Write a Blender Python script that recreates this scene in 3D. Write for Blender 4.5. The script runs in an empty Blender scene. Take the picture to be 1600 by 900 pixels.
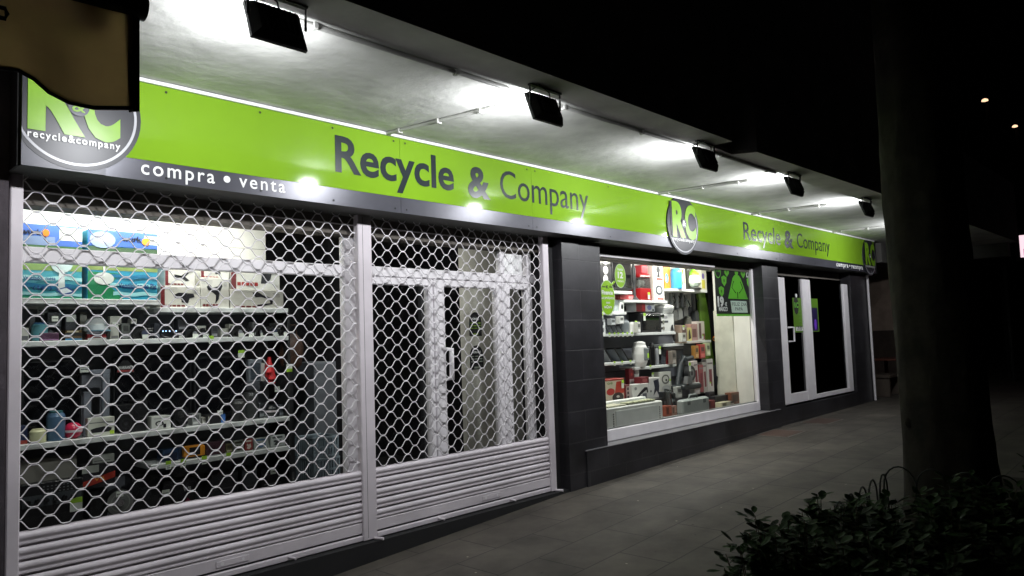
import bpy, math, random
from mathutils import Vector, Matrix
random.seed(7)
S = bpy.context.scene
C = S.collection
# ------------------------------------------------------------------ camera
FPX = 1155.0
RX = Vector((0.68774325, 0.02763535, 0.72542781))     # world x (along the facade) in right/down/forward
RY = Vector((-0.72515369, 0.07306107, 0.68470009))    # world y (into the shop)
RZ = Vector((-0.03407861, -0.99694452, 0.07028713))   # world z (up)
CAM = Vector((0.0, -4.45, 1.62))
cd = bpy.data.cameras.new('camera'); cam = bpy.data.objects.new('camera', cd); C.objects.link(cam)
cd.sensor_width = 36; cd.lens = FPX / 1600 * 36; cd.clip_end = 300; cd.clip_start = 0.05
cam.matrix_world = Matrix(((RX[0], -RX[1], -RX[2], CAM.x), (RY[0], -RY[1], -RY[2], CAM.y), (RZ[0], -RZ[1], -RZ[2], CAM.z), (0, 0, 0, 1)))
S.camera = cam
# ------------------------------------------------------------------ night sky, exposure
w = bpy.data.worlds.new('World'); S.world = w; w.use_nodes = True
bg = w.node_tree.nodes['Background']; bg.inputs[0].default_value = (0.75, 0.72, 0.8, 1); bg.inputs[1].default_value = 0.0035
S.view_settings.view_transform = 'Standard'; S.view_settings.look = 'None'
S.view_settings.exposure = 0; S.view_settings.gamma = 1
FLOOD_W = 26.0
TUBE_W = 16.0

def ray(u, v):
    d = Vector((u - 800, v - 450, FPX)); return Vector((RX.dot(d), RY.dot(d), RZ.dot(d)))
def U(u, v, y):                       # photo point -> (x, z) on the real plane at depth y
    d = ray(u, v); t = (y - CAM.y) / d.y; return CAM.x + d.x * t, CAM.z + d.z * t

# ------------------------------------------------------------------ materials
MATS = {}
def srgb(c):
    return tuple(((x / 12.92) if x <= .04045 else ((x + .055) / 1.055) ** 2.4) for x in [k / 255 for k in c])
def mat(name, col, rough=.5, metal=0., var=.12, scale=6., bump=0., bscale=60., spec=.5, coat=0., emit=0., trans=0.):
    if name in MATS: return MATS[name]
    m = bpy.data.materials.new(name); m.use_nodes = True; nt = m.node_tree; N = nt.nodes; L = nt.links
    b = N['Principled BSDF']; b.inputs['Roughness'].default_value = rough; b.inputs['Metallic'].default_value = metal
    b.inputs['Specular IOR Level'].default_value = spec; b.inputs['Coat Weight'].default_value = coat
    tc = N.new('ShaderNodeTexCoord')
    n = N.new('ShaderNodeTexNoise'); n.inputs['Scale'].default_value = scale; n.inputs['Detail'].default_value = 6
    L.new(tc.outputs['Object'], n.inputs['Vector'])
    r = N.new('ShaderNodeMapRange'); r.inputs[1].default_value = .3; r.inputs[2].default_value = .7
    r.inputs[3].default_value = 1 - var; r.inputs[4].default_value = 1 + var
    L.new(n.outputs[0], r.inputs[0])
    mx = N.new('ShaderNodeVectorMath'); mx.operation = 'SCALE'; mx.inputs[0].default_value = col[:3]
    L.new(r.outputs[0], mx.inputs['Scale']); L.new(mx.outputs[0], b.inputs['Base Color'])
    if bump:
        n2 = N.new('ShaderNodeTexNoise'); n2.inputs['Scale'].default_value = bscale; n2.inputs['Detail'].default_value = 5
        L.new(tc.outputs['Object'], n2.inputs['Vector'])
        bp = N.new('ShaderNodeBump'); bp.inputs['Strength'].default_value = bump; bp.inputs['Distance'].default_value = .01
        L.new(n2.outputs[0], bp.inputs['Height']); L.new(bp.outputs[0], b.inputs['Normal'])
    if emit:
        b.inputs['Emission Color'].default_value = (*col[:3], 1); b.inputs['Emission Strength'].default_value = emit
    MATS[name] = m; return m
def P(c, rough=.45, **k):             # paint/print colour given in sRGB 0..255
    return mat('paint_%d_%d_%d_%d' % (*c, int(rough * 100)), srgb(c), rough, var=k.pop('var', .06), **k)

GREEN = mat('sign_green', (.195, .365, .021), .07, var=.02, spec=.4, bump=.05, bscale=2.5)
CHAR = mat('sign_charcoal', (.040, .042, .055), .24, metal=.15, var=.08, spec=.4)
SILV = mat('sign_strip_brushed', (.072, .072, .088), .30, metal=.30, var=.10, spec=.4)
LETTER = mat('lettering_charcoal', (.022, .030, .034), .25, var=.05, spec=.25)
WHITE = mat('white_lettering', (.8, .8, .8), .35, var=.03)
TRIM = mat('white_trim', (.85, .85, .85), .4, var=.04)
LACQ = mat('white_lacquered_metal', (.70, .645, .69), .38, var=.14, scale=2.2, spec=.4, bump=.03, bscale=9)
ROD = mat('white_lacquered_rods', (.80, .77, .80), .4, var=.10, scale=12)
FRAME = mat('white_aluminium', (.80, .77, .80), .35, var=.05)
SOFF = mat('soffit_plaster', (.70, .70, .68), .8, var=.16, scale=3.5, bump=.5, bscale=10)
BLACK = mat('black_plastic', (.012, .012, .014), .4, var=.2)
BLACKM = mat('black_matt', (.010, .010, .011), .75, var=.2)
DKWALL = mat('dark_interior_wall', (.028, .028, .033), .8, var=.15)
GREYW = mat('grey_slatwall', (.16, .166, .19), .6, var=.1)
LTWALL = mat('light_interior_wall', (.80, .79, .72), .7, var=.06)
SHELF = mat('white_shelf_metal', (.62, .64, .63), .4, var=.06)
CONC = mat('dark_canopy_concrete', (.16, .155, .145), .9, var=.25, scale=3, bump=.3)
CHROME = mat('chrome', (.6, .6, .62), .15, metal=1, var=.03)
PIPE = mat('conduit_plastic', (.50, .50, .48), .5, var=.15)
ROOMC = mat('brown_ceiling', (.10, .085, .075), .8)
LIME = P((160, 205, 60)); TAGW = P((215, 220, 210))

def tile_mat(name, col, bw, rh, mortar, mcol, var=.25, rough=.45, bump=.35, offs=.5, rot=False, msize=.012):
    m = bpy.data.materials.new(name); m.use_nodes = True; nt = m.node_tree; N = nt.nodes; L = nt.links
    b = N['Principled BSDF']; b.inputs['Roughness'].default_value = rough
    tc = N.new('ShaderNodeTexCoord'); sp = N.new('ShaderNodeSeparateXYZ'); cb = N.new('ShaderNodeCombineXYZ')
    L.new(tc.outputs['Object'], sp.inputs[0])
    L.new(sp.outputs[0], cb.inputs[0]); L.new(sp.outputs[1 if rot else 2], cb.inputs[1])
    br = N.new('ShaderNodeTexBrick'); br.inputs['Scale'].default_value = 1; br.inputs['Brick Width'].default_value = bw
    br.inputs['Row Height'].default_value = rh; br.inputs['Mortar Size'].default_value = msize; br.offset = offs
    br.inputs['Mortar Smooth'].default_value = .4; br.inputs['Bias'].default_value = 0
    br.inputs['Color1'].default_value = (*[c * (1 - var) for c in col], 1); br.inputs['Color2'].default_value = (*[c * (1 + var) for c in col], 1)
    br.inputs['Mortar'].default_value = (*mcol, 1)
    ns = N.new('ShaderNodeTexNoise'); ns.inputs['Scale'].default_value = 2.2; ns.inputs['Detail'].default_value = 8; ns.inputs['Roughness'].default_value = .65
    L.new(tc.outputs['Object'], ns.inputs['Vector'])
    dv = N.new('ShaderNodeMix'); dv.data_type = 'RGBA'; dv.blend_type = 'MULTIPLY'; dv.inputs[0].default_value = 1
    rp = N.new('ShaderNodeValToRGB'); rp.color_ramp.elements[0].position = .3; rp.color_ramp.elements[0].color = (.45, .42, .40, 1)
    rp.color_ramp.elements[1].position = .72; rp.color_ramp.elements[1].color = (1.38, 1.33, 1.27, 1)
    L.new(cb.outputs[0], br.inputs['Vector']); L.new(ns.outputs[0], rp.inputs[0])
    L.new(br.outputs['Color'], dv.inputs[6]); L.new(rp.outputs[0], dv.inputs[7]); L.new(dv.outputs[2], b.inputs['Base Color'])
    n2 = N.new('ShaderNodeTexNoise'); n2.inputs['Scale'].default_value = 40; n2.inputs['Detail'].default_value = 6
    L.new(tc.outputs['Object'], n2.inputs['Vector'])
    ad = N.new('ShaderNodeMath'); ad.operation = 'MULTIPLY_ADD'; ad.inputs[1].default_value = .25
    iv = N.new('ShaderNodeMath'); iv.operation = 'SUBTRACT'; iv.inputs[0].default_value = 1; L.new(br.outputs['Fac'], iv.inputs[1])
    L.new(n2.outputs[0], ad.inputs[0]); L.new(iv.outputs[0], ad.inputs[2])
    bp = N.new('ShaderNodeBump'); bp.inputs['Strength'].default_value = bump; bp.inputs['Distance'].default_value = .006
    L.new(ad.outputs[0], bp.inputs['Height']); L.new(bp.outputs[0], b.inputs['Normal'])
    return m
TILE = tile_mat('charcoal_wall_tiles', (.028, .028, .034), .62, .30, 1, (.055, .055, .06), var=.14, rough=.38, msize=.004)
PAVE = tile_mat('pavement_slabs', (.074, .067, .058), .80, .42, 1, (.024, .022, .020), var=.14, rough=.7, rot=True, msize=.007)

def glass_mat(name, tint=(.9, .92, .9), refl=.9):
    m = bpy.data.materials.new(name); m.use_nodes = True; nt = m.node_tree; N = nt.nodes; L = nt.links
    N.remove(N['Principled BSDF']); o = N['Material Output']
    t = N.new('ShaderNodeBsdfTransparent'); t.inputs[0].default_value = (*tint, 1)
    g = N.new('ShaderNodeBsdfGlossy'); g.inputs['Roughness'].default_value = .02
    f = N.new('ShaderNodeFresnel'); f.inputs[0].default_value = 1.35
    mu = N.new('ShaderNodeMath'); mu.operation = 'MULTIPLY'; mu.inputs[1].default_value = refl; L.new(f.outputs[0], mu.inputs[0])
    mx = N.new('ShaderNodeMixShader'); L.new(mu.outputs[0], mx.inputs[0]); L.new(t.outputs[0], mx.inputs[1]); L.new(g.outputs[0], mx.inputs[2])
    L.new(mx.outputs[0], o.inputs[0]); return m
GLASS = glass_mat('window_glass')
DKGLASS = glass_mat('dark_tinted_glass', (.25, .26, .27), 1.0)
CLEARP = glass_mat('clear_plastic', (.75, .78, .8), 1.0)

# ------------------------------------------------------------------ mesh builder
_txt = {}
def glyphs(s, bold):
    k = (s, bold)
    if k not in _txt:
        cu = bpy.data.curves.new('t', 'FONT'); cu.body = s; cu.offset = bold; cu.resolution_u = 4; cu.dimensions = '2D'; cu.fill_mode = 'BOTH'
        if isinstance(s, str) and len(s) > 1 and s in WIDE: cu.space_character = 1.25
        o = bpy.data.objects.new('t', cu); me = bpy.data.meshes.new_from_object(o)
        _txt[k] = ([tuple(v.co[:2]) for v in me.vertices], [tuple(p.vertices) for p in me.polygons])
        bpy.data.objects.remove(o); bpy.data.curves.remove(cu); bpy.data.meshes.remove(me)
    return _txt[k]
WIDE = ('compra', 'venta', 'recycle&company')
class MB:
    def __init__(s): s.v = []; s.f = []; s.m = []; s.ms = []; s.sm = []
    def mi(s, m):
        if m not in s.ms: s.ms.append(m)
        return s.ms.index(m)
    def add(s, vs, fs, m, smooth=False):
        b = len(s.v); s.v += [tuple(v) for v in vs]; k = s.mi(m)
        for f in fs: s.f.append([b + i for i in f]); s.m.append(k); s.sm.append(smooth)
        return s
    def box(s, x0, x1, y0, y1, z0, z1, m, front=None, T=None):
        vs = [Vector(p) for p in ((x0, y0, z0), (x1, y0, z0), (x1, y1, z0), (x0, y1, z0), (x0, y0, z1), (x1, y0, z1), (x1, y1, z1), (x0, y1, z1))]
        if T: vs = [T @ v for v in vs]
        fs = [(0, 3, 2, 1), (4, 5, 6, 7), (1, 2, 6, 5), (2, 3, 7, 6), (3, 0, 4, 7)]
        s.add(vs, fs, m); s.add(vs, [(0, 1, 5, 4)], front or m); return s
    def bbox(s, x0, x1, y0, y1, z0, z1, m, r=.004):   # box with chamfered long edges
        r = min(r, (x1 - x0) / 3, (y1 - y0) / 3, (z1 - z0) / 3)
        vs = []; 
        for z, q in ((z0, r), (z0 + r, 0), (z1 - r, 0), (z1, r)):
            for (a, b_) in ((x0 + r + q, y0 + q), (x1 - r - q, y0 + q), (x1 - q, y0 + r + q), (x1 - q, y1 - r - q), (x1 - r - q, y1 - q), (x0 + r + q, y1 - q), (x0 + q, y1 - r - q), (x0 + q, y0 + r + q)):
                vs.append((a, b_, z))
        fs = [tuple(reversed(range(8))), tuple(range(24, 32))]
        for k in range(3):
            for i in range(8): j = (i + 1) % 8; fs.append((k * 8 + i, k * 8 + j, k * 8 + 8 + j, k * 8 + 8 + i))
        return s.add(vs, fs, m)
    def prism(s, pts, y0, y1, m, side=None):          # polygon in xz extruded in y
        n = len(pts); vs = [(x, y0, z) for x, z in pts] + [(x, y1, z) for x, z in pts]
        s.add(vs, [tuple(range(n)), tuple(reversed(range(n, 2 * n)))], m)
        s.add(vs, [(i, (i + 1) % n, n + (i + 1) % n, n + i) for i in range(n)], side or m); return s
    def zprism(s, pts, z0, z1, m, side=None):         # polygon in xy extruded in z
        n = len(pts); vs = [(x, y, z0) for x, y in pts] + [(x, y, z1) for x, y in pts]
        s.add(vs, [tuple(range(n)), tuple(reversed(range(n, 2 * n)))], m)
        s.add(vs, [(i, (i + 1) % n, n + (i + 1) % n, n + i) for i in range(n)], side or m); return s
    def tube(s, pts, r, m, n=8, cap=True, r1=None):
        pts = [Vector(p) for p in pts]; N = len(pts); vs = []
        up = Vector((0, 0, 1))
        for i, p in enumerate(pts):
            t = (pts[min(i + 1, N - 1)] - pts[max(i - 1, 0)]).normalized()
            a = t.cross(up if abs(t.z) < .9 else Vector((0, 1, 0))).normalized(); b = a.cross(t)
            if i and (a.dot(pa) < 0): a = -a; b = -b
            pa = a
            rr = r if r1 is None else r + (r1 - r) * i / (N - 1)
            if callable(r): rr = r(i / (N - 1))
            for k in range(n):
                an = 2 * math.pi * k / n; vs.append(p + a * math.cos(an) * rr + b * math.sin(an) * rr)
        fs = [(i * n + k, i * n + (k + 1) % n, (i + 1) * n + (k + 1) % n, (i + 1) * n + k) for i in range(N - 1) for k in range(n)]
        s.add(vs, fs, m, n > 5)
        if cap: s.add(vs, [tuple(range(n)), tuple(range((N - 1) * n, N * n))], m)
        return s
    def lathe(s, cx, cy, prof, m, n=16, ms=None):     # profile (r, z)
        vs = [(cx + r * math.cos(2 * math.pi * k / n), cy + r * math.sin(2 * math.pi * k / n), z) for r, z in prof for k in range(n)]
        for i in range(len(prof) - 1):
            s.add(vs, [(i * n + k, i * n + (k + 1) % n, (i + 1) * n + (k + 1) % n, (i + 1) * n + k) for k in range(n)], ms[i] if ms else m, True)
        s.add(vs, [tuple(range((len(prof) - 1) * n, len(prof) * n)), tuple(range(n))], m); return s
    def disc(s, cx, y, cz, rx, rz, m, n=28, clip=None, r0=0, d=0, a0=0, a1=2 * math.pi):  # disc / ring in xz facing -y
        full = abs(a1 - a0 - 2 * math.pi) < 1e-6; A = [a0 + (a1 - a0) * k / n for k in range(n + (0 if full else 1))]
        def P_(a, f):
            x, z = cx + rx * f * math.cos(a), cz + rz * f * math.sin(a)
            if clip: x = min(max(x, clip[0]), clip[1]); z = min(max(z, clip[2]), clip[3])
            return x, z
        o = [P_(a, 1) for a in A]
        if r0 <= 0:
            if d: return s.prism(o, y, y + d, m)
            s.add([(x, y, z) for x, z in o], [tuple(range(len(o)))], m)
        else:
            i_ = [P_(a, r0) for a in A]; K = len(A)
            vs = [(x, y, z) for x, z in o + i_]
            s.add(vs, [(k, (k + 1) % K, K + (k + 1) % K, K + k) for k in range(K if full else K - 1)], m)
        return s
    def text(s, t, x0, x1, zb, cap, y, m, bold=0.0, M=None):
        v, f = glyphs(t, bold)
        if not v: return s
        hv, _ = glyphs('H', bold); ch = max(q[1] for q in hv); a = min(q[0] for q in v); b = max(q[0] for q in v)
        vs = [Vector((x0 + (q[0] - a) / (b - a) * (x1 - x0), y, zb + q[1] / ch * cap)) for q in v]
        if M: vs = [M @ q for q in vs]
        return s.add(vs, f, m)
    def build(s, name, parent=None, T=None):
        me = bpy.data.meshes.new(name); me.from_pydata(s.v, [], s.f)
        for m in s.ms: me.materials.append(m)
        me.polygons.foreach_set('material_index', s.m); me.polygons.foreach_set('use_smooth', s.sm); me.update()
        o = bpy.data.objects.new(name, me); C.objects.link(o)
        if parent: o.parent = parent
        if T: o.matrix_basis = T
        return o
def tag(o, label=None, cat=None, group=None, kind=None):
    if label: o['label'] = label
    if cat: o['category'] = cat
    if group: o['group'] = group
    if kind: o['kind'] = kind
    return o
def thing(name, label, cat, loc=(0, 0, 0), group=None):
    o = bpy.data.objects.new(name, None); C.objects.link(o); o.location = loc; o.empty_display_size = .1
    return tag(o, label, cat, group)
def at(o):                             # parent-local offset for parts built in world coordinates
    return Matrix.Translation(-Vector(o.location))

# ================================================================== SETTING
GP = [(-40, -.13), (0, -.13), (3.06, .018), (5.5, .142), (9.98, .249), (14.3, .285), (20, .30), (90, .32)]
def gz(x):
    for (a, za), (b, zb) in zip(GP, GP[1:]):
        if x <= b: return za + (zb - za) * max(0, (x - a)) / (b - a)
    return GP[-1][1]
g = MB(); xs = [-40, -20, 0] + [i * .5 for i in range(1, 40)] + [20, 30, 60, 90]
ysg = [-40, -10, -4, -2, 0, .2]
vs = [(x, y, gz(x)) for x in xs for y in ysg]; n = len(ysg)
g.add(vs, [(i * n + j, (i + 1) * n + j, (i + 1) * n + j + 1, i * n + j + 1) for i in range(len(xs) - 1) for j in range(n - 1)], PAVE, True)
tag(g.build('pavement'), kind='structure')
g = MB(); xs2 = [14.9, 17, 20, 40, 90]
g.add([(x, y, gz(x)) for x in xs2 for y in (.2, 40)], [(i * 2, i * 2 + 2, i * 2 + 3, i * 2 + 1) for i in range(4)], PAVE)
tag(g.build('side_pavement'), kind='structure')
SOIL = mat('planting_soil', (.02, .015, .01), .95, var=.4, bump=.6, bscale=30)
g = MB(); g.add([(x, y, gz(x) + .03) for x in (3.1, 4.5, 6, 8) for y in (-7, -2.70)], [(i * 2, i * 2 + 2, i * 2 + 3, i * 2 + 1) for i in range(3)], SOIL)
tag(g.build('planting_soil'), kind='structure')

# ================================================================== BUILDING
B = thing('shop_building', 'charcoal tiled shop front with white framed windows under a concrete canopy', 'building', (0, .2, 0))
TB = at(B)
YF, YP, YW = .25, .16, .30            # shutter plane, pillar and plinth face, window plane
m = MB(); m.box(-4, 1.00, YP, .5, -.3, 3.3, mat('plum_grey_render', (.060, .048, .058), .8, var=.3, scale=5, bump=.6, bscale=22)); m.build('wall', B, TB)
m = MB()
m.box(5.50, 5.60, YF + .02, .5, -.3, 2.60, BLACKM); m.box(5.60, 5.86, YP - .012, .5, .0, 2.60, TILE); m.box(5.862, 6.24, YP, .5, .0, 2.60, TILE)
m.build('pillar', B, TB)
m = MB(); m.box(10.08, 10.60, YP, .5, .1, 2.60, TILE); m.build('pillar', B, TB)
m = MB(); m.box(13.60, 14.60, YP, .5, .1, 2.60, TILE); m.build('pillar', B, TB)
m = MB(); m.prism([(14.60, .2), (14.90, .2), (14.90, 3.2), (14.60, 3.2)], .3, 4.6, TILE); m.build('wall', B, TB)
m = MB()
m.box(1.002, 5.598, YP, .6, -.3, .168, BLACKM); m.build('plinth', B, TB)
m = MB(); m.box(5.85, 10.36, .13, .159, .0, .497, TILE); m.box(6.242, 10.078, YP, .5, .0, .497, TILE); m.build('plinth', B, TB)
SILL = mat('grey_sill', (.16, .155, .165), .5, var=.15)
m = MB(); m.box(5.84, 10.37, .124, .158, .499, .506, SILL); m.box(6.243, 10.078, .1585, YW, .499, .506, SILL); m.build('sill', B, TB)
m = MB(); m.box(10.602, 13.598, YP, .5, .1, .50, TILE); m.build('plinth', B, TB)
# lintel hidden behind the sign and the shaded band under it
LINT = mat('brown_lintel', (.13, .115, .10), .8); m = MB(); m.box(1.0, 14.6, .34, .52, 2.475, 3.2, LINT); m.box(1.0, 14.6, .006, .34, 2.616, 3.2, BLACKM)
m.build('lintel', B, TB)
m = MB(); m.box(1.0, 5.5, .325, .338, 2.545, 2.553, FRAME); m.build('trim_strip', B, TB)
m = MB(); m.box(-4, 17.6, .0, .5, 3.226, 9, CONC); m.build('upper_wall', B, TB)
# canopy with the notch between its two halves
m = MB(); m.zprism([(-4, .0), (-4, -1.63), (5.75, -1.63), (5.74, -1.43), (6.17, -1.41), (6.27, -1.60), (9.86, -1.68), (17.6, -1.75), (17.6, .0)][::-1], 3.223, 3.26, SOFF, CONC)
m.zprism([(-4, -.01), (-4, -1.632), (5.752, -1.632), (5.742, -1.44), (6.165, -1.42), (6.267, -1.602), (9.86, -1.682), (17.6, -1.752), (17.6, -.01)][::-1], 3.245, 4.4, CONC)
m.build('canopy', B, TB)
m = MB(); m.box(14.9, 17.6, .0, .3, 2.85, 3.22, CONC); m.box(17.35, 17.6, -1.6, 0, 2.95, 3.22, CONC); m.build('beam', B, TB)
# interior shell
m = MB()
m.box(.9, 14.6, 3.6, 3.7, 0, 2.9, DKWALL); m.box(.88, .98, .5, 3.7, 0, 2.9, DKWALL)
m.box(6.12, 6.22, .5, 3.6, 0, 2.9, DKWALL); m.build('interior_wall', B, TB)
m = MB(); m.box(.9, 14.6, .5, 3.7, 2.9, 3.0, ROOMC); m.build('interior_ceiling', B, TB)
m = MB(); m.box(.9, 14.6, .5, 3.7, .05, .15, mat('interior_floor', (.12, .12, .12), .3)); m.build('interior_floor', B, TB)
xa, _ = U(728, 600, 1.2); xb, _ = U(850, 600, 1.2)
m = MB(); m.box(xa, min(xb, 6.1), 1.2, 1.26, .15, 2.89, mat('beige_partition', (.6, .585, .53), .7, var=.12, scale=2)); m.build('partition', B, TB)
m = MB(); m.box(xa - .32, xa - .02, 1.5, 1.55, .15, 2.4, DKWALL); m.build('partition', B, TB)
# ---- window 1 behind the shutter
def frame_part(name, boxes, parent, mtl=FRAME, T=TB):
    m = MB()
    for b in boxes: m.bbox(*b, mtl, .006)
    return m.build(name, parent, T)
y0, y1 = .40, .46
wf = frame_part('window_frame', [(1.0, 3.36, y0, y1, 2.155, 2.245), (3.25, 3.36, y0 - .004, y1 + .004, .17, 2.47), (1.0, 1.06, y0 - .004, y1 + .004, .17, 2.47), (1.0, 3.36, y0, y1, .18, .25)], B)
m = MB(); m.add([(1.0, .43, .2), (3.3, .43, .2), (3.3, .43, 2.47), (1.0, .43, 2.47)], [(0, 1, 2, 3)], GLASS); m.build('glass', wf)
# ---- door bay behind the shutter
df = frame_part('door_frame', [(3.36, 5.48, y0, y1, 2.17, 2.25), (3.36, 3.42, y0 - .004, y1 + .004, .17, 2.47), (5.36, 5.42, y0 - .004, y1 + .004, .17, 2.47), (4.985, 5.04, y0 - .004, y1 + .002, 2.25, 2.47)], B)
m = MB(); m.box(5.04, 5.30, y0 + .01, y0 + .03, 2.25, 2.445, TRIM); m.build('white_panel', df)
m = MB(); m.add([(3.42, .43, 2.25), (4.99, .43, 2.25), (4.99, .43, 2.47), (3.42, .43, 2.47)], [(0, 1, 2, 3)], GLASS); m.build('glass', df)
def leaf(x0, x1, sw0, sw1):
    d = frame_part('door', [(x0, x0 + sw0, y0 - .01, y1, .19, 2.165), (x1 - sw1, x1, y0 - .01, y1, .19, 2.165), (x0 + sw0, x1 - sw1, y0 - .008, y1 - .002, 2.105, 2.165), (x0 + sw0, x1 - sw1, y0 - .008, y1 - .002, .19, .32)], B)
    m = MB(); m.add([(x0, .43, .3), (x1, .43, .3), (x1, .43, 2.12), (x0, .43, 2.12)], [(0, 1, 2, 3)], GLASS); m.build('glass', d); return d
leaf(3.425, 4.14, .06, .05); d2 = leaf(4.155, 4.985, .115, .07); leaf(4.99, 5.36, .11, .03)
hx, hz0 = U(702, 598, .34); _, hz1 = U(702, 540, .34)
m = MB(); m.tube([(hx - .03, .39, hz0 + .03), (hx + .035, .34, hz0 + .03), (hx + .035, .34, hz1 - .03), (hx - .03, .39, hz1 - .03)], .022, FRAME, 8)
m.bbox(hx - .07, hx - .02, .375, .392, hz0, hz1, FRAME, .004); m.build('handle', d2)
# ---- window 2
w2 = frame_part('window_frame', [(6.24, 10.08, YW, YW + .06, .508, .63), (6.24, 6.27, YW - .003, YW + .06, .508, 2.53), (10.045, 10.08, YW - .003, YW + .06, .508, 2.53), (6.273, 9.0, YW + .012, YW + .06, 2.492, 2.525)], B)
m = MB(); m.add([(6.25, YW + .03, .6), (10.07, YW + .03, .6), (10.07, YW + .03, 2.53), (6.25, YW + .03, 2.53)], [(0, 1, 2, 3)], GLASS); m.build('glass', w2)
m = MB(); m.box(6.24, 10.08, YW + .03, YW + .045, .63, .645, SHELF); m.build('glazing_bead', w2)
m = MB(); m.box(6.25, 10.05, .50, 1.2, .44, .60, mat('display_floor', (.22, .21, .2), .5)); m.build('display_floor', B, TB)
m = MB(); m.box(10.05, 10.078, .37, .92, .60, 2.6, LTWALL); m.box(10.02, 10.049, .62, .92, .60, 1.95, mat('cream_board', (.62, .62, .52), .6)); m.build('side_partition', B, TB)
m = MB(); m.box(6.25, 9.85, 1.16, 1.2, .60, 2.02, GREYW)
for k in range(9): m.box(6.25, 9.85, 1.152, 1.159, .72 + k * .15, .726 + k * .15, BLACK)
m.box(6.25, 9.85, 1.161, 1.2, 2.021, 2.88, mat('white_back_wall', (.75, .75, .73), .6)); m.build('back_panel', B, TB)  # grey slatwall below; white above also has the brightness near the tubes painted in
# ---- glazed door at the right end
yd = .19
d3 = frame_part('door', [(10.66, 10.90, yd, yd + .05, .53, 2.42), (11.52, 11.70, yd - .008, yd + .05, .53, 2.42), (10.90, 11.52, yd, yd + .05, .53, .68)], B)
m = MB(); m.box(10.9, 11.55, yd + .022, yd + .028, .6, 2.44, DKGLASS); m.build('glass', d3)
m = MB(); hx, hz = U(1234, 522, yd); m.tube([(hx - .05, yd, hz - .11), (hx + .04, yd - .05, hz - .11), (hx + .04, yd - .05, hz + .10), (hx - .05, yd, hz + .10)], .014, FRAME); m.build('handle', d3)
w3 = frame_part('window_frame', [(11.703, 11.88, yd + .005, yd + .06, .53, 2.42), (11.88, 13.34, yd + .01, yd + .06, .53, .60), (13.34, 13.56, yd + .008, yd + .06, .53, 2.40)], B)
m = MB(); m.box(11.9, 13.3, yd + .03, yd + .036, .56, 2.46, DKGLASS); m.build('glass', w3)
m = MB(); m.box(10.60, 13.60, .56, .6, .5, 2.6, DKWALL); m.build('blackout_panel', B, TB)
m = MB(); m.tube([(14.42, YP - .03, .30), (14.42, YP - .03, 2.6)], .022, FRAME); m.build('downpipe', B, TB)

# ================================================================== SHOP SIGN
SG = thing('shop_sign', 'long lime green fascia sign reading Recycle & Company over the whole shop front', 'sign', (1.013, 0, 2.616)); TS = at(SG)
XE = 14.45; ZB, ZG, ZT = 2.616, 2.738, 3.196
segs = [1.013, 3.498, 5.008, 7.75, 10.3, 12.6, XE]
for a, b in zip(segs, segs[1:]):
    m = MB(); m.box(a + .0012, b - .0012, -.012, .004, ZG, ZT, GREEN); m.build('green_panel', SG, TS)
    m = MB(); m.box(a + .0012, b - .0012, -.012, .004, ZB, ZG - .0015, CHAR if a > 12 else SILV)  # end panel darker: its duller reflection is put into the colour
    m.add([(a, -.0125, ZB), (b, -.0125, ZB), (b, .33, ZB - .002), (a, .33, ZB - .002)], [(0, 1, 2, 3)], mat('sign_underside', (.05, .052, .045), .6)); m.build('lower_strip', SG, TS)
m = MB(); m.box(1.013, XE, -.03, .0, ZT + .001, ZT + .022, TRIM); m.build('top_trim', SG, TS)
for x in (1.75, 2.35, 2.9, 3.44, 3.55, 4.95, 5.06, 6.2, 7.6, 7.85, 9, 10.2, 10.4, 11.6):
    for z in (ZT - .03, ZB + .03): m = MB(); m.disc(x, -.0145, z, .008, .008, BLACKM, 8); m.build('screw', SG, TS)
def X0(u, v): return U(u, v, 0)[0]
yl = -.0145
def word(s, xa, xb, zb, cap, mt, bold):
    m = MB(); m.text(s, xa, xb, zb, cap, yl, mt, bold); m.build('lettering', SG, TS)
word('Recycle', X0(522, 250), X0(708, 300), 2.862, .258, LETTER, .022)
word('&', X0(729, 280), X0(764, 290), 2.838, .262, LETTER, .03)
word('Company', X0(780, 300), X0(918, 330), 2.868, .245, LETTER, .0)
word('Recycle', X0(1160, 360), X0(1218, 375), 2.850, .235, LETTER, .004)
word('&', X0(1224, 375), X0(1238, 378), 2.84, .25, LETTER, .03)
word('Company', X0(1244, 378), X0(1295, 388), 2.862, .215, LETTER, -.004)
word('compra', X0(219, 265), X0(334, 280), 2.653, .085, WHITE, .01)
word('venta', X0(372, 285), X0(444, 298), 2.653, .085, WHITE, .008)
m = MB(); m.disc(X0(353, 278), yl, 2.69, .022, .022, WHITE, 16); m.build('lettering', SG, TS)
word('compra', 12.50, 13.05, 2.655, .075, WHITE, .03); word('recompra', 13.20, 13.77, 2.655, .075, WHITE, .03)
m = MB(); m.disc(13.125, yl, 2.69, .025, .018, WHITE, 12); m.build('lettering', SG, TS)
ROUN = mat('roundel_charcoal', (.026, .026, .034), .34, metal=.05, var=.06, spec=.3)
BIGR = mat('panel_grey', (.060, .060, .075), .34, metal=.12, var=.08, spec=.35)
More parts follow.
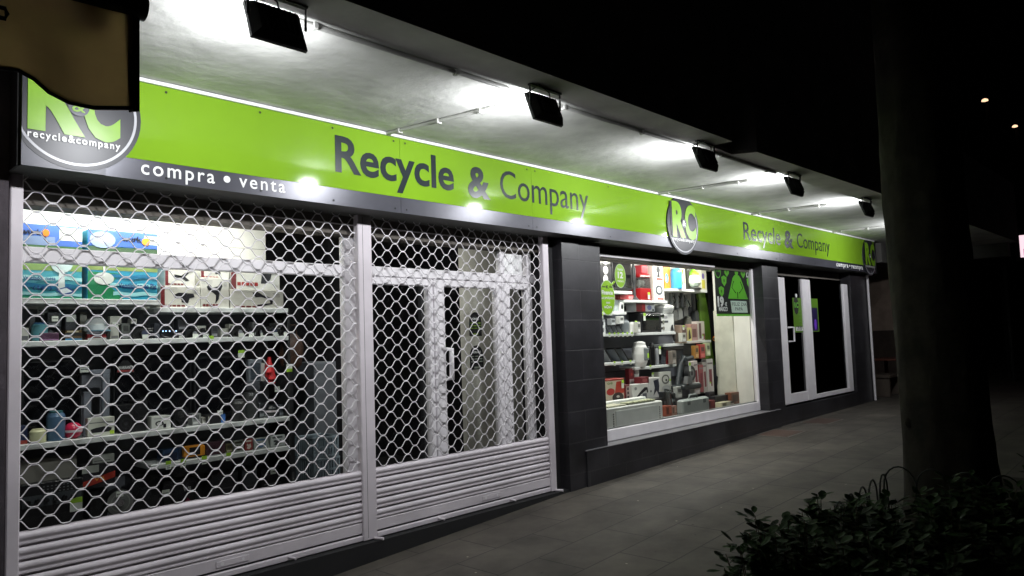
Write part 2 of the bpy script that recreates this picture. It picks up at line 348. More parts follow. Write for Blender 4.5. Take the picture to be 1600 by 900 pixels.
def roundel(cx, cz, r, clip, rings=True, big=False):
    m = MB(); y = -.013 if big else -.03
    if big:
        m.prism([(1.014, ZB + .001), (1.42, ZB + .001), (1.42, ZT), (1.014, ZT)], y - .004, y, BIGR)
        pts = [(cx + r * math.cos(a), cz + r * math.sin(a)) for a in [math.pi * 2 * k / 48 for k in range(48)]]
        pts = [(min(max(x, 1.015), 9), min(max(z, ZB + .002), ZT - .001)) for x, z in pts]
        m.prism(pts, y - .0065, y - .001, ROUN)
        y -= .0065
    else:
        m.disc(cx, y, cz, r, r, ROUN, 48, clip=clip, d=.02)
    o = m.build('roundel', SG, TS)
    m = MB(); RG = mat('ring_grey', (.42, .42, .46), .3); m.disc(cx, y - .002, cz, r * .93, r * .93, RG, 40, clip=clip, r0=.955, a0=-math.pi * .85, a1=math.pi * .12); m.build('ring', o)
    LG = mat('logo_green', (.21, .42, .02), .3, spec=.3)
    m = MB()
    if not big:
        m.text('R', cx - r * .80, cx + r * .06, cz - r * .39, r * 1.14, y - .003, BLACK, .05); m.text('C', cx + r * .06, cx + r * .78, cz - r * .42, r * 1.12, y - .0035, BLACK, .05)
    m.text('R', cx - r * .70, cx + r * .12, cz - r * .36, r * (1.05 if big else 1.12), y - .005, LG, .055)
    m.text('C', cx + r * .09, cx + r * (.66 if big else .82), cz - r * .38, r * (1.06 if big else 1.1), y - .0055, LG, .05)
    m.build('initials', o)
    m = MB(); m.disc(cx + r * .02, y - .008, cz + r * .06, r * .16, r * .16, CHAR, 20)
    m.text('&', cx - r * .08, cx + r * .12, cz - r * .03, r * .19, y - .010, LG if big else WHITE, .01); m.build('ampersand_badge', o)
    m = MB(); m.text('recycle&company', cx - r * .70, cx + r * .66, cz - r * .56, r * .12, y - .006, WHITE, .02); m.build('small_lettering', o)
roundel(1.272, 2.957, .333, (1.014, 9, ZB + .002, ZT), big=True)
roundel(7.64, 2.895, .348, (0, 20, 2.5, ZT))
roundel(14.12, 2.895, .335, (0, XE, 2.5, ZT))

# ================================================================== ROLLER SHUTTERS
def wave_rods(m, xa, xb, z0, z1, y, x_ref, p=.155, h=.0576, r=.0035):
    k = 0; z = z0
    prof = [(0, .5), (.11, .5), (.15, .47), (.2, .36), (.3, -.36 + .36), (.4 - .1 + .0, 0)]
    def zz(t):       # trapezoid wave, t in [0,1), flat tops and bottoms
        t = (t % 1.0); t = min(t, 1 - t)            # 0 top centre .. .5 bottom centre
        q = min(max((t - .115) / .27, 0), 1); q = q * q * (3 - 2 * q) * .45 + q * .55
        return .5 - q
    while z < z1:
        pts = []; x = xa; st = p / 14
        ph = 0 if k % 2 else .5
        amp = h - 2 * r * .9
        while x <= xb + 1e-6:
            pts.append((x, y + (.0015 if k % 2 else -.0015), z + amp * zz((x - x_ref) / p + ph))); x += st
        m.tube(pts, r, ROD, 6, False)
        z += h; k += 1
def shutter(xa, xb, label, posts, xref, crest_x):
    t = thing('roller_shutter', label, 'shutter', (xa, YF, .172), 'white roller shutters closed over the left half of the shop'); T = at(t)
    m = MB(); wave_rods(m, xa, xb, .72, 2.64, YF, xref); m.build('lattice', t, T)
    zs = [.690 - .0765 * k for k in range(6)]
    for a, b in zip(zs[1:], zs):                 # curved slats
        m = MB(); pr = []
        for k in range(9):
            q = k / 8; z = b - .004 - (b - a - .006) * q
            yy = YF - .004 - .016 * math.sin(math.pi * min(q / .72, 1)) if q < .72 else YF - .006 - .012 * math.sin(math.pi * (q - .72) / .28)
            pr.append((yy, z))
        vs = [(x, yy, z) for x in (xa, xb) for yy, z in pr] ; K = len(pr)
        m.add(vs, [(i, K + i, K + i + 1, i + 1) for i in range(K - 1)], LACQ, True)
        m.box(xa, xb, YF + .002, YF + .004, a, b, LACQ); m.build('slat', t, T)
    m = MB(); m.bbox(xa, xb, YF - .016, YF + .01, .228, .306, LACQ, .004); m.box(xa, xb, YF - .004, YF + .01, .215, .228, BLACK)
    m.bbox(xa, xb, YF - .022, YF + .012, .174, .214, LACQ, .006)
    for q in (.3, .72): m.tube([(xa + (xb - xa) * q, YF - .02, .20), (xa + (xb - xa) * q + .03, YF - .07, .19)], .009, LACQ)
    m.build('bottom_bar', t, T)
    m = MB(); cx = crest_x; m.bbox(cx - .10, cx + .12, YF - .021, YF - .014, .245, .285, LACQ, .003); m.disc(cx - .06, YF - .0225, .265, .012, .012, FRAME, 12); m.disc(cx + .08, YF - .0225, .265, .010, .010, FRAME, 12)
    m.build('lock_plate', t, T)
    for (a, b) in posts:
        m = MB(); m.bbox(a, b, YF - .03, YF + .03, .172, 2.64, LACQ, .006)
        m.box(a + (b - a) * .32, a + (b - a) * .34, YF - .0308, YF - .029, .19, 2.6, BLACK) if b - a > .1 else None
        m.build('guide_post', t, T)
    m = MB(); m.tube([(posts[-1][1] - .03, YF - .03, .178), (posts[-1][1] - .0, YF - .10, .178)], .012, LACQ); m.build('bolt', t, T)
    return t
shutter(1.085, 3.262, 'left white lattice shutter, in front of the window full of boxes', [(1.02, 1.083), (3.262, 3.388)], 1.153, 2.25)
shutter(3.389, 5.40, 'right white lattice shutter, in front of the double glass doors', [(5.402, 5.486)], 1.153, 4.6)

# ================================================================== FLOODLIGHTS AND CABLES
LENS = mat('lit_led_lens', (1, 1, 1), .3, emit=25)
HOUS = mat('floodlight_housing', (.010, .012, .012), .45, var=.2)
LX = [(1.68, 'nearest and largest floodlight, cut by the top of the picture'),
      (3.55, 'black floodlight above the gap between the words Recycle and Company'),
      (5.62, 'black floodlight beside the notch in the canopy edge'),
      (7.44, 'black floodlight above the round logo in the middle of the sign'),
      (9.62, 'small far floodlight above the right hand Company lettering'),
      (12.4, 'last floodlight under the canopy, hidden behind the tree trunk')]
ang = math.radians(21)
for lx, lab in LX:
    t = thing('floodlight', lab, 'floodlight', (lx, -1.44, 3.223), 'floodlights hanging under the canopy')
    R = Matrix.Rotation(-ang, 4, 'X'); T = Matrix.Translation((0, -.01, -.13)) @ R
    m = MB(); vs = []
    for y, a, b in ((.028, .138, .098), (.010, .138, .098), (-.030, .105, .072)):
        vs += [(-a, y, -b), (a, y, -b), (a, y, b), (-a, y, b)]
    m.add(vs, [(0, 3, 2, 1), (8, 9, 10, 11)] + [(k * 4 + i, k * 4 + (i + 1) % 4, k * 4 + 4 + (i + 1) % 4, k * 4 + 4 + i) for k in range(2) for i in range(4)], HOUS)
    for k in range(7): m.box(-.08 + k * .026, -.076 + k * .026, -.045, -.028, -.06, .06, HOUS)
    m.build('housing', t, T)
    m = MB(); m.add([(-.115, .030, -.078), (.115, .030, -.078), (.115, .030, .078), (-.115, .030, .078)], [(0, 1, 2, 3)], mat('floodlight_glass', (.9, .95, 1), .2, emit=1.5)); m.box(-.045, .045, .0305, .033, -.03, .03, LENS); m.build('lens', t, T)
    m = MB(); m.tube([(-.143, -.01, -.12), (-.146, -.01, -.006), (.146, -.01, -.006), (.143, -.01, -.12)], .008, HOUS, 6)
    m.box(-.15, .15, -.024, .004, -.012, -.001, HOUS); m.build('bracket', t)
    m = MB(); m.tube([(.0, -.045, -.14), (-.04, -.08, -.06), (-.1, -.05, -.01), (-.05, .1, -.012)], .0045, BLACK, 6); m.build('cable', t)
    ld = bpy.data.lights.new('flood_lamp', 'AREA'); ld.shape = 'RECTANGLE'; ld.size = .10; ld.size_y = .065; ld.energy = FLOOD_W; ld.color = (.96, .98, 1.0)
    lo = bpy.data.objects.new('flood_lamp', ld); C.objects.link(lo); lo.parent = t
    lo.matrix_basis = T @ Matrix.Translation((0, .034, 0)) @ Matrix.Rotation(math.radians(90), 4, 'X')
ZS = 3.223
conds = [((3.37, .0), (3.58, -1.23), 'grey plastic conduit crossing the soffit just left of the second floodlight'),
         ((7.15, .02), (7.35, -1.27), 'grey conduit crossing the soffit above the round middle logo'),
         ((9.45, .02), (9.59, -1.24), 'grey conduit crossing the soffit above the right hand Recycle lettering'),
         ((12.38, .0), (12.6, -1.3), 'farthest grey conduit crossing the soffit, next to the tree')]
for a, b, lab in conds:
    t = thing('cable_conduit', lab, 'conduit', (a[0], a[1], ZS), 'conduits on the soffit'); T = at(t)
    m = MB(); m.tube([(a[0], min(a[1], -.03), ZS - .014), (a[0] * .2 + b[0] * .8, a[1] * .2 + b[1] * .8, ZS - .016)], .0145, PIPE)
    m.tube([(a[0] * .2 + b[0] * .8, a[1] * .2 + b[1] * .8, ZS - .014), (b[0], b[1], ZS - .02)], .006, PIPE); m.build('pipe', t, T)
    for q in (.12, .42, .72):
        x, y = a[0] + (b[0] - a[0]) * q, a[1] + (b[1] - a[1]) * q
        m = MB(); m.bbox(x - .022, x + .022, y - .014, y + .014, ZS - .036, ZS - .001, PIPE, .004); m.build('clip', t, T)
cbl = [((-2, -1.33), (3.35, -1.32), 'long grey cable run along the soffit edge, nearest stretch'),
       ((3.75, -1.31), (5.9, -1.34), 'grey cable run between the second and third floodlights'),
       ((5.9, -1.36), (7.2, -1.36), 'dark cable run behind the notch of the canopy')]
for a, b, lab in cbl:
    t = thing('cable_conduit', lab, 'conduit', (a[0], a[1], ZS), 'conduits on the soffit'); T = at(t)
    m = MB(); m.tube([(a[0], a[1], ZS - .015), (b[0], b[1], ZS - .016)], .0145, PIPE)
    m.tube([(a[0], a[1] + .035, ZS - .006), (b[0], b[1] + .03, ZS - .006)], .0035, BLACK, 5); m.build('pipe', t, T)
    k = 0; x = a[0] + .15
    while x < b[0]:
        y = a[1] + (b[1] - a[1]) * (x - a[0]) / (b[0] - a[0]); m = MB(); m.bbox(x - .014, x + .014, y - .022, y + .022, ZS - .036, ZS - .001, PIPE, .004); m.build('clip', t, T); x += .95

# ================================================================== AWNING (top left, next door)
def transl(name, col, tcol, rough=.9):
    m = bpy.data.materials.new(name); m.use_nodes = True; N = m.node_tree.nodes; L = m.node_tree.links; b = N['Principled BSDF']
    tc = N.new('ShaderNodeTexCoord'); n = N.new('ShaderNodeTexNoise'); n.inputs['Scale'].default_value = 4; n.inputs['Detail'].default_value = 7; L.new(tc.outputs['Object'], n.inputs['Vector'])
    r = N.new('ShaderNodeMapRange'); r.inputs[1].default_value = .3; r.inputs[2].default_value = .7; r.inputs[3].default_value = .7; r.inputs[4].default_value = 1.2; L.new(n.outputs[0], r.inputs[0])
    for c, tgt in ((col, b.inputs['Base Color']), (tcol, None)):
        mx = N.new('ShaderNodeVectorMath'); mx.operation = 'SCALE'; mx.inputs[0].default_value = c; L.new(r.outputs[0], mx.inputs['Scale'])
        if tgt: L.new(mx.outputs[0], tgt)
        else:
            t = N.new('ShaderNodeBsdfTranslucent'); L.new(mx.outputs[0], t.inputs[0])
    b.inputs['Roughness'].default_value = rough
    a = N.new('ShaderNodeAddShader'); L.new(b.outputs[0], a.inputs[0]); L.new(t.outputs[0], a.inputs[1]); L.new(a.outputs[0], N['Material Output'].inputs[0]); return m
CANV = transl('awning_canvas', (.11, .08, .04), (.38, .255, .115))
ya = -2.30
A = thing('shop_awning', 'brown canvas awning with a scalloped black edged valance at the upper left', 'awning', (.75, ya, 2.6)); TA = at(A)
def UA(u, v): return U(u, v, ya)
ctop = UA(204, 20); cbot = UA(217, 174)
bt = [UA(-120, 118), UA(-60, 106), UA(0, 107), UA(25, 112), UA(50, 126), UA(75, 145), UA(110, 158), UA(150, 166), UA(204, 171)]
topz = [z2 for z2 in [ctop[1] + .0] * 9]
xs = [p[0] for p in bt]; x_l = xs[0]
m = MB(); K = 8; vs = []
xt = [x_l + (xs[-1] - x_l) * 0 + (x - x_l) for x in xs]
for (x, zb) in bt:
    for k in range(K + 1):
        f = k / K; z = zb + (ctop[1] + .02 - zb) * f
        vs.append((x, ya + .02 * math.sin(x * 22) * (1 - f) + .01 * math.sin(x * 9 + 5 * f), z))
m.add(vs, [(i * (K + 1) + k, (i + 1) * (K + 1) + k, (i + 1) * (K + 1) + k + 1, i * (K + 1) + k + 1) for i in range(len(bt) - 1) for k in range(K)], CANV, True)
m.build('valance', A, TA)
m = MB(); pts = [(x, ya + .02 * math.sin(x * 22), z) for x, z in bt]
m.tube(pts, .006, BLACKM, 6); xr = xs[-1]
xe0, ze0 = UA(217, 30); xe1, ze1 = cbot
m.prism([(xr - .003, bt[-1][1] - .008), (xe1, ze1), (xe0, ze0 + .03), (xr - .012, ctop[1] + .03)], ya - .006, ya + .004, BLACKM); m.build('edging', A, TA)
m = MB(); z = UA(205, 8)[1]; xr2 = UA(226, 14)[0]
m.tube([(-.6, ya, z), (xr2, ya, z)], .036, BLACK, 14); m.build('front_bar', A, TA)
jx, jz = UA(172, 24)
m = MB(); m.bbox(jx - .035, jx + .02, ya + .03, ya + .09, jz - .045, jz + .06, BLACK, .01); m.tube([(jx, ya + .06, jz), (jx - .5, -.9, 2.85), (jx - .2, .15, 3.0)], .022, BLACK); m.build('folding_arm', A, TA)
m = MB(); hx_, hz_ = UA(2, 24); m.tube([(hx_ - .03, ya - .02, hz_ + .012), (hx_ + .004, ya - .02, hz_ + .012), (hx_ + .008, ya - .02, hz_), (hx_ + .004, ya - .02, hz_ - .014), (hx_ - .03, ya - .02, hz_ - .014)], .006, BLACK); m.build('crank_eye', A, TA)
m = MB(); m.add([(-.6, ya, z + .03), (xr2 - .03, ya, z + .03), (xr2 - .03, .15, 3.16), (-.6, .15, 3.16)], [(0, 1, 2, 3)], CANV); m.build('canopy_cloth', A, TA)
# ================================================================== LAMPS INSIDE THE WINDOWS
def tube_light(x0, x1, y, z, label, watt, tilt=34):
    t = thing('tube_light', label, 'lamp', ((x0 + x1) / 2, y, z)); T = at(t)
    m = MB(); m.bbox(x0, x1, y - .04, y + .04, z, z + .05, TRIM); m.build('fitting', t, T)
    m = MB(); m.tube([(x0 + .04, y, z - .02), (x1 - .04, y, z - .02)], .013, mat('lit_tube', (1, .98, .92), .3, emit=6)); m.build('tube', t, T)
    ld = bpy.data.lights.new('tube_lamp', 'AREA'); ld.shape = 'RECTANGLE'; ld.size = x1 - x0 - .1; ld.size_y = .05; ld.energy = watt; ld.color = (1, .985, .93)
    lo = bpy.data.objects.new('tube_lamp', ld); C.objects.link(lo); lo.parent = t; lo.location = (0, 0, -.04); lo.rotation_euler = (math.radians(tilt), 0, 0)
tube_light(1.2, 2.7, .68, 2.66, 'fluorescent tube over the left hand window shelves', TUBE_W * 1.1)
tube_light(6.5, 8.0, .66, 2.70, 'fluorescent tube over the left half of the right window', TUBE_W * 1.75, 8)
tube_light(3.7, 5.1, .72, 2.66, 'added unseen tube above the glass doors, brightening the partition behind them', TUBE_W * .6)  # added lamp, hidden by the lintel, to brighten the partition
tube_light(8.2, 9.7, .66, 2.70, 'fluorescent tube over the right half of the right window', TUBE_W * 1.75, 8)

# ================================================================== GOODS: builders working from points of the photo at a real depth
RED = (150, 35, 35); DRED = (105, 30, 35); OFFW = (215, 214, 205); INK = (28, 28, 34)
def rect(m, b, y, box, col):          # printed patch, box in 0..1 of the face
    x0, x1, z0, z1 = b; u0, v0, u1, v1 = box
    m.add([(x0 + (x1 - x0) * u, y, z0 + (z1 - z0) * v) for u, v in ((u0, v0), (u1, v0), (u1, v1), (u0, v1))], [(0, 1, 2, 3)], P(col))
def blob(m, b, y, pts, col):
    x0, x1, z0, z1 = b; m.add([(x0 + (x1 - x0) * u, y, z0 + (z1 - z0) * v) for u, v in pts], [tuple(range(len(pts)))], P(col))
def ell(m, b, y, u, v, ru, rv, col, n=18):
    x0, x1, z0, z1 = b; m.disc(x0 + (x1 - x0) * u, y, z0 + (z1 - z0) * v, (x1 - x0) * ru, (z1 - z0) * rv, P(col), n)
def txt(m, b, y, s, u0, u1, v, cap, col, bold=.0):
    x0, x1, z0, z1 = b; m.text(s, x0 + (x1 - x0) * u0, x0 + (x1 - x0) * u1, z0 + (z1 - z0) * v, (z1 - z0) * cap, y, P(col), bold)
def PB(px, y):                        # px = (u0, v0, u1, v1) in the photo -> x0, x1, z0, z1 at depth y
    u0, v0, u1, v1 = px; um, vm = (u0 + u1) / 2, (v0 + v1) / 2
    return U(u0, vm, y)[0], U(u1, vm, y)[0], U(um, v1, y)[1], U(um, v0, y)[1]
def carton(label, px, y, d, col, prints=(), cat='box', side=None, name='carton', tilt=0, group=None, z0=None):
    b = list(PB(px, y))
    if z0 is not None: b[2] = z0
    t = bpy.data.objects; m = MB(); x0, x1, z0_, z1 = b
    m.bbox(x0, x1, y, y + d, z0_, z1, P(col, .4), .003)
    k = 0
    for p in prints:
        k += 1; yy = y - .0008 * (1 + k * .5)
        if p[0] == 'r': rect(m, b, yy, p[1], p[2])
        elif p[0] == 'p': blob(m, b, yy, p[1], p[2])
        elif p[0] == 'e': ell(m, b, yy, *p[1], p[2])
        elif p[0] == 't': txt(m, b, yy, *p[1:])
    loc = Vector(((x0 + x1) / 2, y + d / 2, z0_)); m.v = [tuple(Vector(v) - loc) for v in m.v]
    o = m.build(name); o.location = loc
    if tilt: o.rotation_euler = (0, math.radians(tilt), 0)
    return tag(o, label, cat, group)
def shelf(parent, x0, x1, y0, y1, z, tags=(), T=None):     # z = top
    m = MB(); m.bbox(x0, x1, y0, y1, z - .035, z - .0005, SHELF, .003); s = m.build('shelf', parent, T)
    for tx in tags: price(s, tx, y0, z)
    return s
def price(parent, x, y, z, w=.035):
    m = MB(); m.box(x - w / 2, x + w / 2, y - .004, y - .0012, z - .045, z - .012, TAGW); m.box(x - w / 2, x + w / 2, y - .004, y - .0012, z - .0115, z + .012, LIME)
    for k in range(2): m.box(x - w * .35, x + w * .3, y - .0048, y - .0042, z - .036 + k * .012, z - .032 + k * .012, BLACK)
    m.build('price_tag', parent)
def tagcard(label, u, v, y, w=.05, h=.055, green=True, flip=False):
    x, z = U(u, v, y); m = MB(); m.box(-w / 2, w / 2, -.001, .001, -h / 2, h / 2, TAGW)
    m.box(-w / 2, w / 2, -.0022, -.0012, (h * .12 if not flip else -h / 2), (h / 2 if not flip else -h * .1), LIME) if green else m.box(-w * .4, w * .4, -.0022, -.0012, -.002, .002, BLACK)
    o = m.build('price_card'); o.location = (x, y, z); return tag(o, label, 'price card')

# ------------------------------------------------------------------ left window: shelving
YS = .80
R1 = thing('display_shelving', 'white shelving behind the lattice shutter, full of boxes and electronics', 'shelves', (1.1, YS, .15)); T1 = at(R1)
xe = U(451, 600, YS)[0]; x0s = 1.06
zs1 = U(140, 467, YS)[1]; zs1b = U(350, 481, YS)[1]; zs2 = U(240, 529, YS)[1]; zs3 = U(240, 673, YS)[1]; zs4 = U(360, 709, YS)[1]
xm = U(249, 470, YS)[0]; x4 = U(235, 735, YS)[0]
shelf(R1, x0s, xm, YS - .01, 1.10, zs1, T=T1)
shelf(R1, xm + .002, xe, YS - .01, 1.10, zs1b, T=T1)
shelf(R1, x0s, xe, YS - .01, 1.10, zs2, [U(329, 537, YS)[0]], T=T1)
shelf(R1, x0s, xe, YS - .01, 1.10, zs3, T=T1)
shelf(R1, x4, xe, YS - .01, 1.10, zs4, [U(u, 725, YS)[0] for u in (262, 285, 318, 356)], T=T1)
m = MB(); xp = U(415, 350, 1.1)[0]; m.box(1.0, xp, 1.105, 1.13, zs1b, 2.88, mat('white_back_board', (.85, .85, .80), .6, var=.03))
m.box(1.70, 1.703, 1.1035, 1.1045, 2.25, 2.565, BLACK); m.box(1.9, xp, 1.1035, 1.1045, 2.42, 2.423, P((120, 120, 115))); m.build('back_board', R1, T1)
m = MB(); m.box(1.0, xe, 1.105, 1.13, .15, zs1b - .002, GREYW); m.build('back_panel', R1, T1)
m = MB(); m.bbox(xe - .004, xe + .02, YS, 1.13, .15, zs1b, BLACKM); m.build('upright', R1, T1)
m = MB(); m.box(1.0, xe + .3, YS, 1.12, .15, .46, BLACKM); m.build('base', R1, T1)

# fan cartons
BL = (70, 105, 180); TE = (60, 150, 165); GRN = (110, 150, 90)
def wavy(v0, v1, c, a=.03, u0=0., u1=1.):
    n = 12; lo = [(u0 + (u1 - u0) * k / n, v0 + a * math.sin(k * .9)) for k in range(n + 1)]; hi = [(u0 + (u1 - u0) * k / n, v1 + a * math.sin(k * .9 + .6)) for k in range(n, -1, -1)]
    return ('p', lo + hi, c)
carton('leftmost fan carton on the top shelf, blue top, pale fan picture', (31, 352, 128, 463), .83, .24, TE,
       [('r', (0, .38, 1, .63), (120, 150, 80)), ('r', (0, .56, 1, .72), (60, 100, 55)), ('r', (0, .72, 1, 1), BL), ('r', (0, .72, .55, .84), (120, 140, 175)), ('r', (.62, .8, 1, .98), (195, 205, 195)), wavy(.04, .08, (150, 205, 210), .01), wavy(.14, .2, (30, 110, 150), .012), wavy(.25, .3, (160, 210, 210), .012), wavy(.0, .03, (30, 130, 100), .005),
        ('e', (.66, .5, .19, .15), (185, 205, 205)), ('p', [(.6, .12), (.72, .12), (.70, .4), (.62, .4)], (205, 215, 215)), ('p', [(.55, .12), (.75, .17), (.9, .10), (.7, .04)], (50, 80, 140)), ('p', [(.6, .12), (.74, .15), (.84, .10), (.7, .07)], (210, 220, 225)),
        ('t', 'wurk', .0, .34, .86, .07, INK, .03), ('e', (.40, .89, .055, .05), (225, 120, 40)), ('t', 'Ventilador mesa', .04, .56, .25, .05, (25, 60, 120), .02), ('t', '(16")', .2, .5, .12, .05, (25, 60, 120), .02)], z0=zs1)
carton('fan carton lettered Ventilador de Pie, second from the left on the top shelf', (137, 362, 246, 465), .83, .24, (40, 140, 170),
       [('r', (0, .42, 1, .72), (130, 150, 85)), ('r', (0, .66, 1, .76), (70, 95, 70)), ('r', (0, .77, 1, 1), BL), ('r', (.8, .83, 1, .96), (195, 205, 195)), ('p', [(0, 0), (.5, 0), (.3, .2), (.45, .38), (0, .4)], (25, 125, 80)), wavy(.06, .11, (150, 210, 215), .01, .35), wavy(.19, .23, (150, 210, 215), .012, .3), wavy(.31, .36, (20, 110, 150), .012, .3),
        ('e', (.2, .86, .18, .12), (150, 170, 205)), ('e', (.2, .86, .05, .04), (215, 220, 225)), ('e', (.22, .3, .14, .09), (200, 205, 200)), ('r', (.21, .34, .235, .52), (225, 225, 220)),
        ('t', 'wurk', .47, .76, .86, .08, INK, .03), ('e', (.82, .87, .06, .055), (230, 140, 50)), ('t', 'Ventilador de Pie', .42, .98, .17, .075, (20, 40, 110), .02)] + [('r', (.4, .6 + k * .04, .94 - .1 * (k % 2), .615 + k * .04), (205, 210, 190)) for k in range(3)], z0=zs1)
# power tool cartons
def toolbox(label, px, y, shape, stripe=True, z0=None, d=.2, redcol=DRED, tb=(.06, .05, .62, .13)):
    pr = [('r', (0, 0, .10, 1), DRED)] if stripe else []
    pr += [('p', [(u, v) for u, v in shape], INK)]
    n = 5; u0, v0, u1, v1 = tb
    pr += [('r', (u0 + (u1 - u0) * k / n, v0, u0 + (u1 - u0) * (k + .8) / n, v1), redcol) for k in range(n)]
    pr += [('r', (.12 if stripe else .04, .9 - k * .05, .4, .915 - k * .05), (150, 150, 148)) for k in range(2)] + [('e', (.85, .80, .07, .06), (170, 170, 168))]
    return carton(label, px, y, d, (205, 204, 196), pr, z0=z0)
drill = [(.35, .45), (.5, .48), (.52, .25), (.68, .22), (.72, .45), (.85, .5), (.82, .66), (.45, .7), (.35, .62)]
grind = [(.2, .7), (.3, .78), (.4, .66), (.6, .72), (.72, .9), (.76, .72), (.66, .55), (.62, .3), (.5, .15), (.52, .42), (.4, .52), (.24, .6)]
saw = [(.4, .85), (.46, .6), (.56, .62), (.72, .5), (.74, .3), (.5, .2), (.46, .08), (.58, .12), (.78, .25), (.8, .55), (.6, .72), (.5, .9)]
zlow = zs1b
a1 = toolbox('lower white tool carton with red stripe beside the fan cartons', (251, 447, 313, 480), .84, drill, z0=zlow)
a2 = toolbox('lower white tool carton with a star shaped black tool picture, middle of the three', (314, 434, 358, 482), .84, grind, False, z0=zlow)
a3 = toolbox('lower white tool carton with a long dark machine picture, right end of the top shelf', (360, 453, 443, 484), .84, saw, False, z0=zlow)
def top(o): return o.location.z + max(v.co.z for v in o.data.vertices)
toolbox('white tool carton stacked on the left lower carton, black scissors like picture', (258, 417, 305, 445), .85, [(.3, .4), (.5, .5), (.7, .75), (.8, .7), (.65, .5), (.8, .3), (.68, .25), (.5, .45), (.3, .6)], z0=top(a1) + .001)
toolbox('small white carton lying on top of the middle tool carton under the white rail', (314, 420, 358, 433), .85, [(.5, .4), (.7, .5), (.65, .8), (.5, .7)], z0=top(a2) + .001, redcol=RED)
toolbox('white carton with a red left edge stacked on the wide right carton, round saw picture', (361, 419, 437, 450), .85, [(.6, .3), (.62, .75), (.72, .95), (.84, .9), (.8, .5), (.7, .3)], z0=top(a3) + .001, redcol=RED, tb=(.12, .18, .55, .34))
# small goods on shelf two
def cam_small(label, u, v, s=1.0, y=.86, col=(30, 30, 34), lens=(90, 92, 98), z=None):
    x, _ = U(u, v, y); z = zs2 if z is None else z
    t = thing('compact_camera', label, 'camera', (x, y, z), 'second hand cameras on the second shelf')
    m = MB(); w_, h_ = .055 * s, .06 * s; m.bbox(-w_, w_, -.02, .02, 0, h_, P(col, .35), .006); m.bbox(-.018 * s, .02 * s, -.016, .014, h_ - .001, h_ + .018 * s, P(col, .35), .003); m.build('body', t)
    m = MB(); pts = [(0, -.018, h_ / 2), (0, -.05, h_ / 2)]; m.tube(pts, .022 * s, BLACK, 14); m.disc(0, -.0505, h_ / 2, .016 * s, .016 * s, P(lens, .08), 14); m.build('lens', t)
    m = MB(); m.bbox(.02 * s + .01, .05 * s, -.024, -.019, h_ * .7, h_ * .9, CHROME, .002); m.build('flash', t)
    m = MB(); m.box(-.02, .02, -.06, -.058, 0, .028, TAGW); m.build('price_label', t)
cams = [(222, 520, 1.25, 'largest black camera on the second shelf, left of the glowing one'), (300, 519, 1.0, 'first black camera right of the glowing bracelet'), (316, 519, .9, 'small camera beside the beige box on the second shelf'),
        (371, 517, 1.1, 'black camera in the middle of the second shelf near the green tag'), (387, 517, .95, 'camera with a pale lens right of the middle of the second shelf'), (405, 515, 1.1, 'black camera near the right end of the second shelf'),
        (424, 514, 1.3, 'tallest camera at the right end of the second shelf'), (441, 514, .8, 'last small camera on the right end of the second shelf')]
for k, (u, v, s, l) in enumerate(cams): cam_small(l, u, v, s, .84 + .03 * (k % 3), (26 + 8 * (k % 3),) * 3, (140, 142, 150) if k % 2 else (70, 75, 95))
def jar(label, u, v, y, z, r, h, col, capc=None, cat='jar', name='jar', n=18):
    x, _ = U(u, v, y); t = thing(name, label, cat, (x, y, z))
    m = MB(); m.lathe(0, 0, [(r * .9, 0), (r, .006), (r, h * .8), (r * .85, h * .9), (r * .7, h * .93)], P(col, .35), n); m.build('body', t)
    m = MB(); m.lathe(0, 0, [(r * .72, h * .9), (r * .74, h * .98), (r * .6, h)], P(capc or col, .4), n); m.build('lid', t)
carton('white small carton at the far left of the second shelf', (31, 512, 45, 536), .86, .1, OFFW, [('r', (.1, .1, .9, .4), (90, 90, 95))], z0=zs2)
jar('teal canister on the second shelf', 62, 520, .86, zs2, .045, .115, (90, 150, 160), (60, 110, 160))
carton('flat purple carton near the left end of the second shelf', (62, 520, 92, 536), .81, .04, (80, 50, 75), [('r', (0, .1, 1, .2), (150, 110, 150))], z0=zs2)
carton('stack of brown and black books on the second shelf', (102, 516, 128, 536), .86, .12, (95, 75, 45), [('r', (0, 0, 1, .2), (70, 140, 185)), ('r', (0, .45, 1, .75), (35, 38, 42)), ('r', (.1, .8, .8, .95), (190, 180, 150))], 'books', z0=zs2, name='book_stack')
carton('dark boxed game with a white label above the brown books', (102, 492, 120, 516), .90, .08, (50, 52, 58), [('r', (.1, .55, .9, 1), (185, 190, 180))])
carton('tall grey upright case on the second shelf', (125, 488, 136, 536), .92, .1, (120, 120, 112), z0=zs2)
def capt(label, u, v, y, z, col, col2):
    x, _ = U(u, v, y); t = thing('cap', label, 'cap', (x, y, z))
    m = MB(); m.lathe(0, 0, [(.075, .03), (.072, .07), (.05, .105), (.015, .118)], P(col, .8), 18); m.build('crown', t)
    m = MB(); m.zprism([(.07 * math.cos(a) * (1.0), -.05 - .07 * math.sin(a)) for a in [math.pi * k / 10 for k in range(11)]], .025, .033, P(col2, .8)); m.build('peak', t)
capt('pale grey and blue cap lying over a red box on the second shelf', 150, 515, .88, zs2 + .03, (170, 175, 175), (100, 135, 150))
carton('red and white small box under the pale cap', (137, 522, 166, 536), .82, .05, (150, 40, 45), [('r', (0, 0, 1, .35), (205, 205, 200)), ('r', (.4, .4, .7, 1), (80, 20, 25))], z0=zs2)
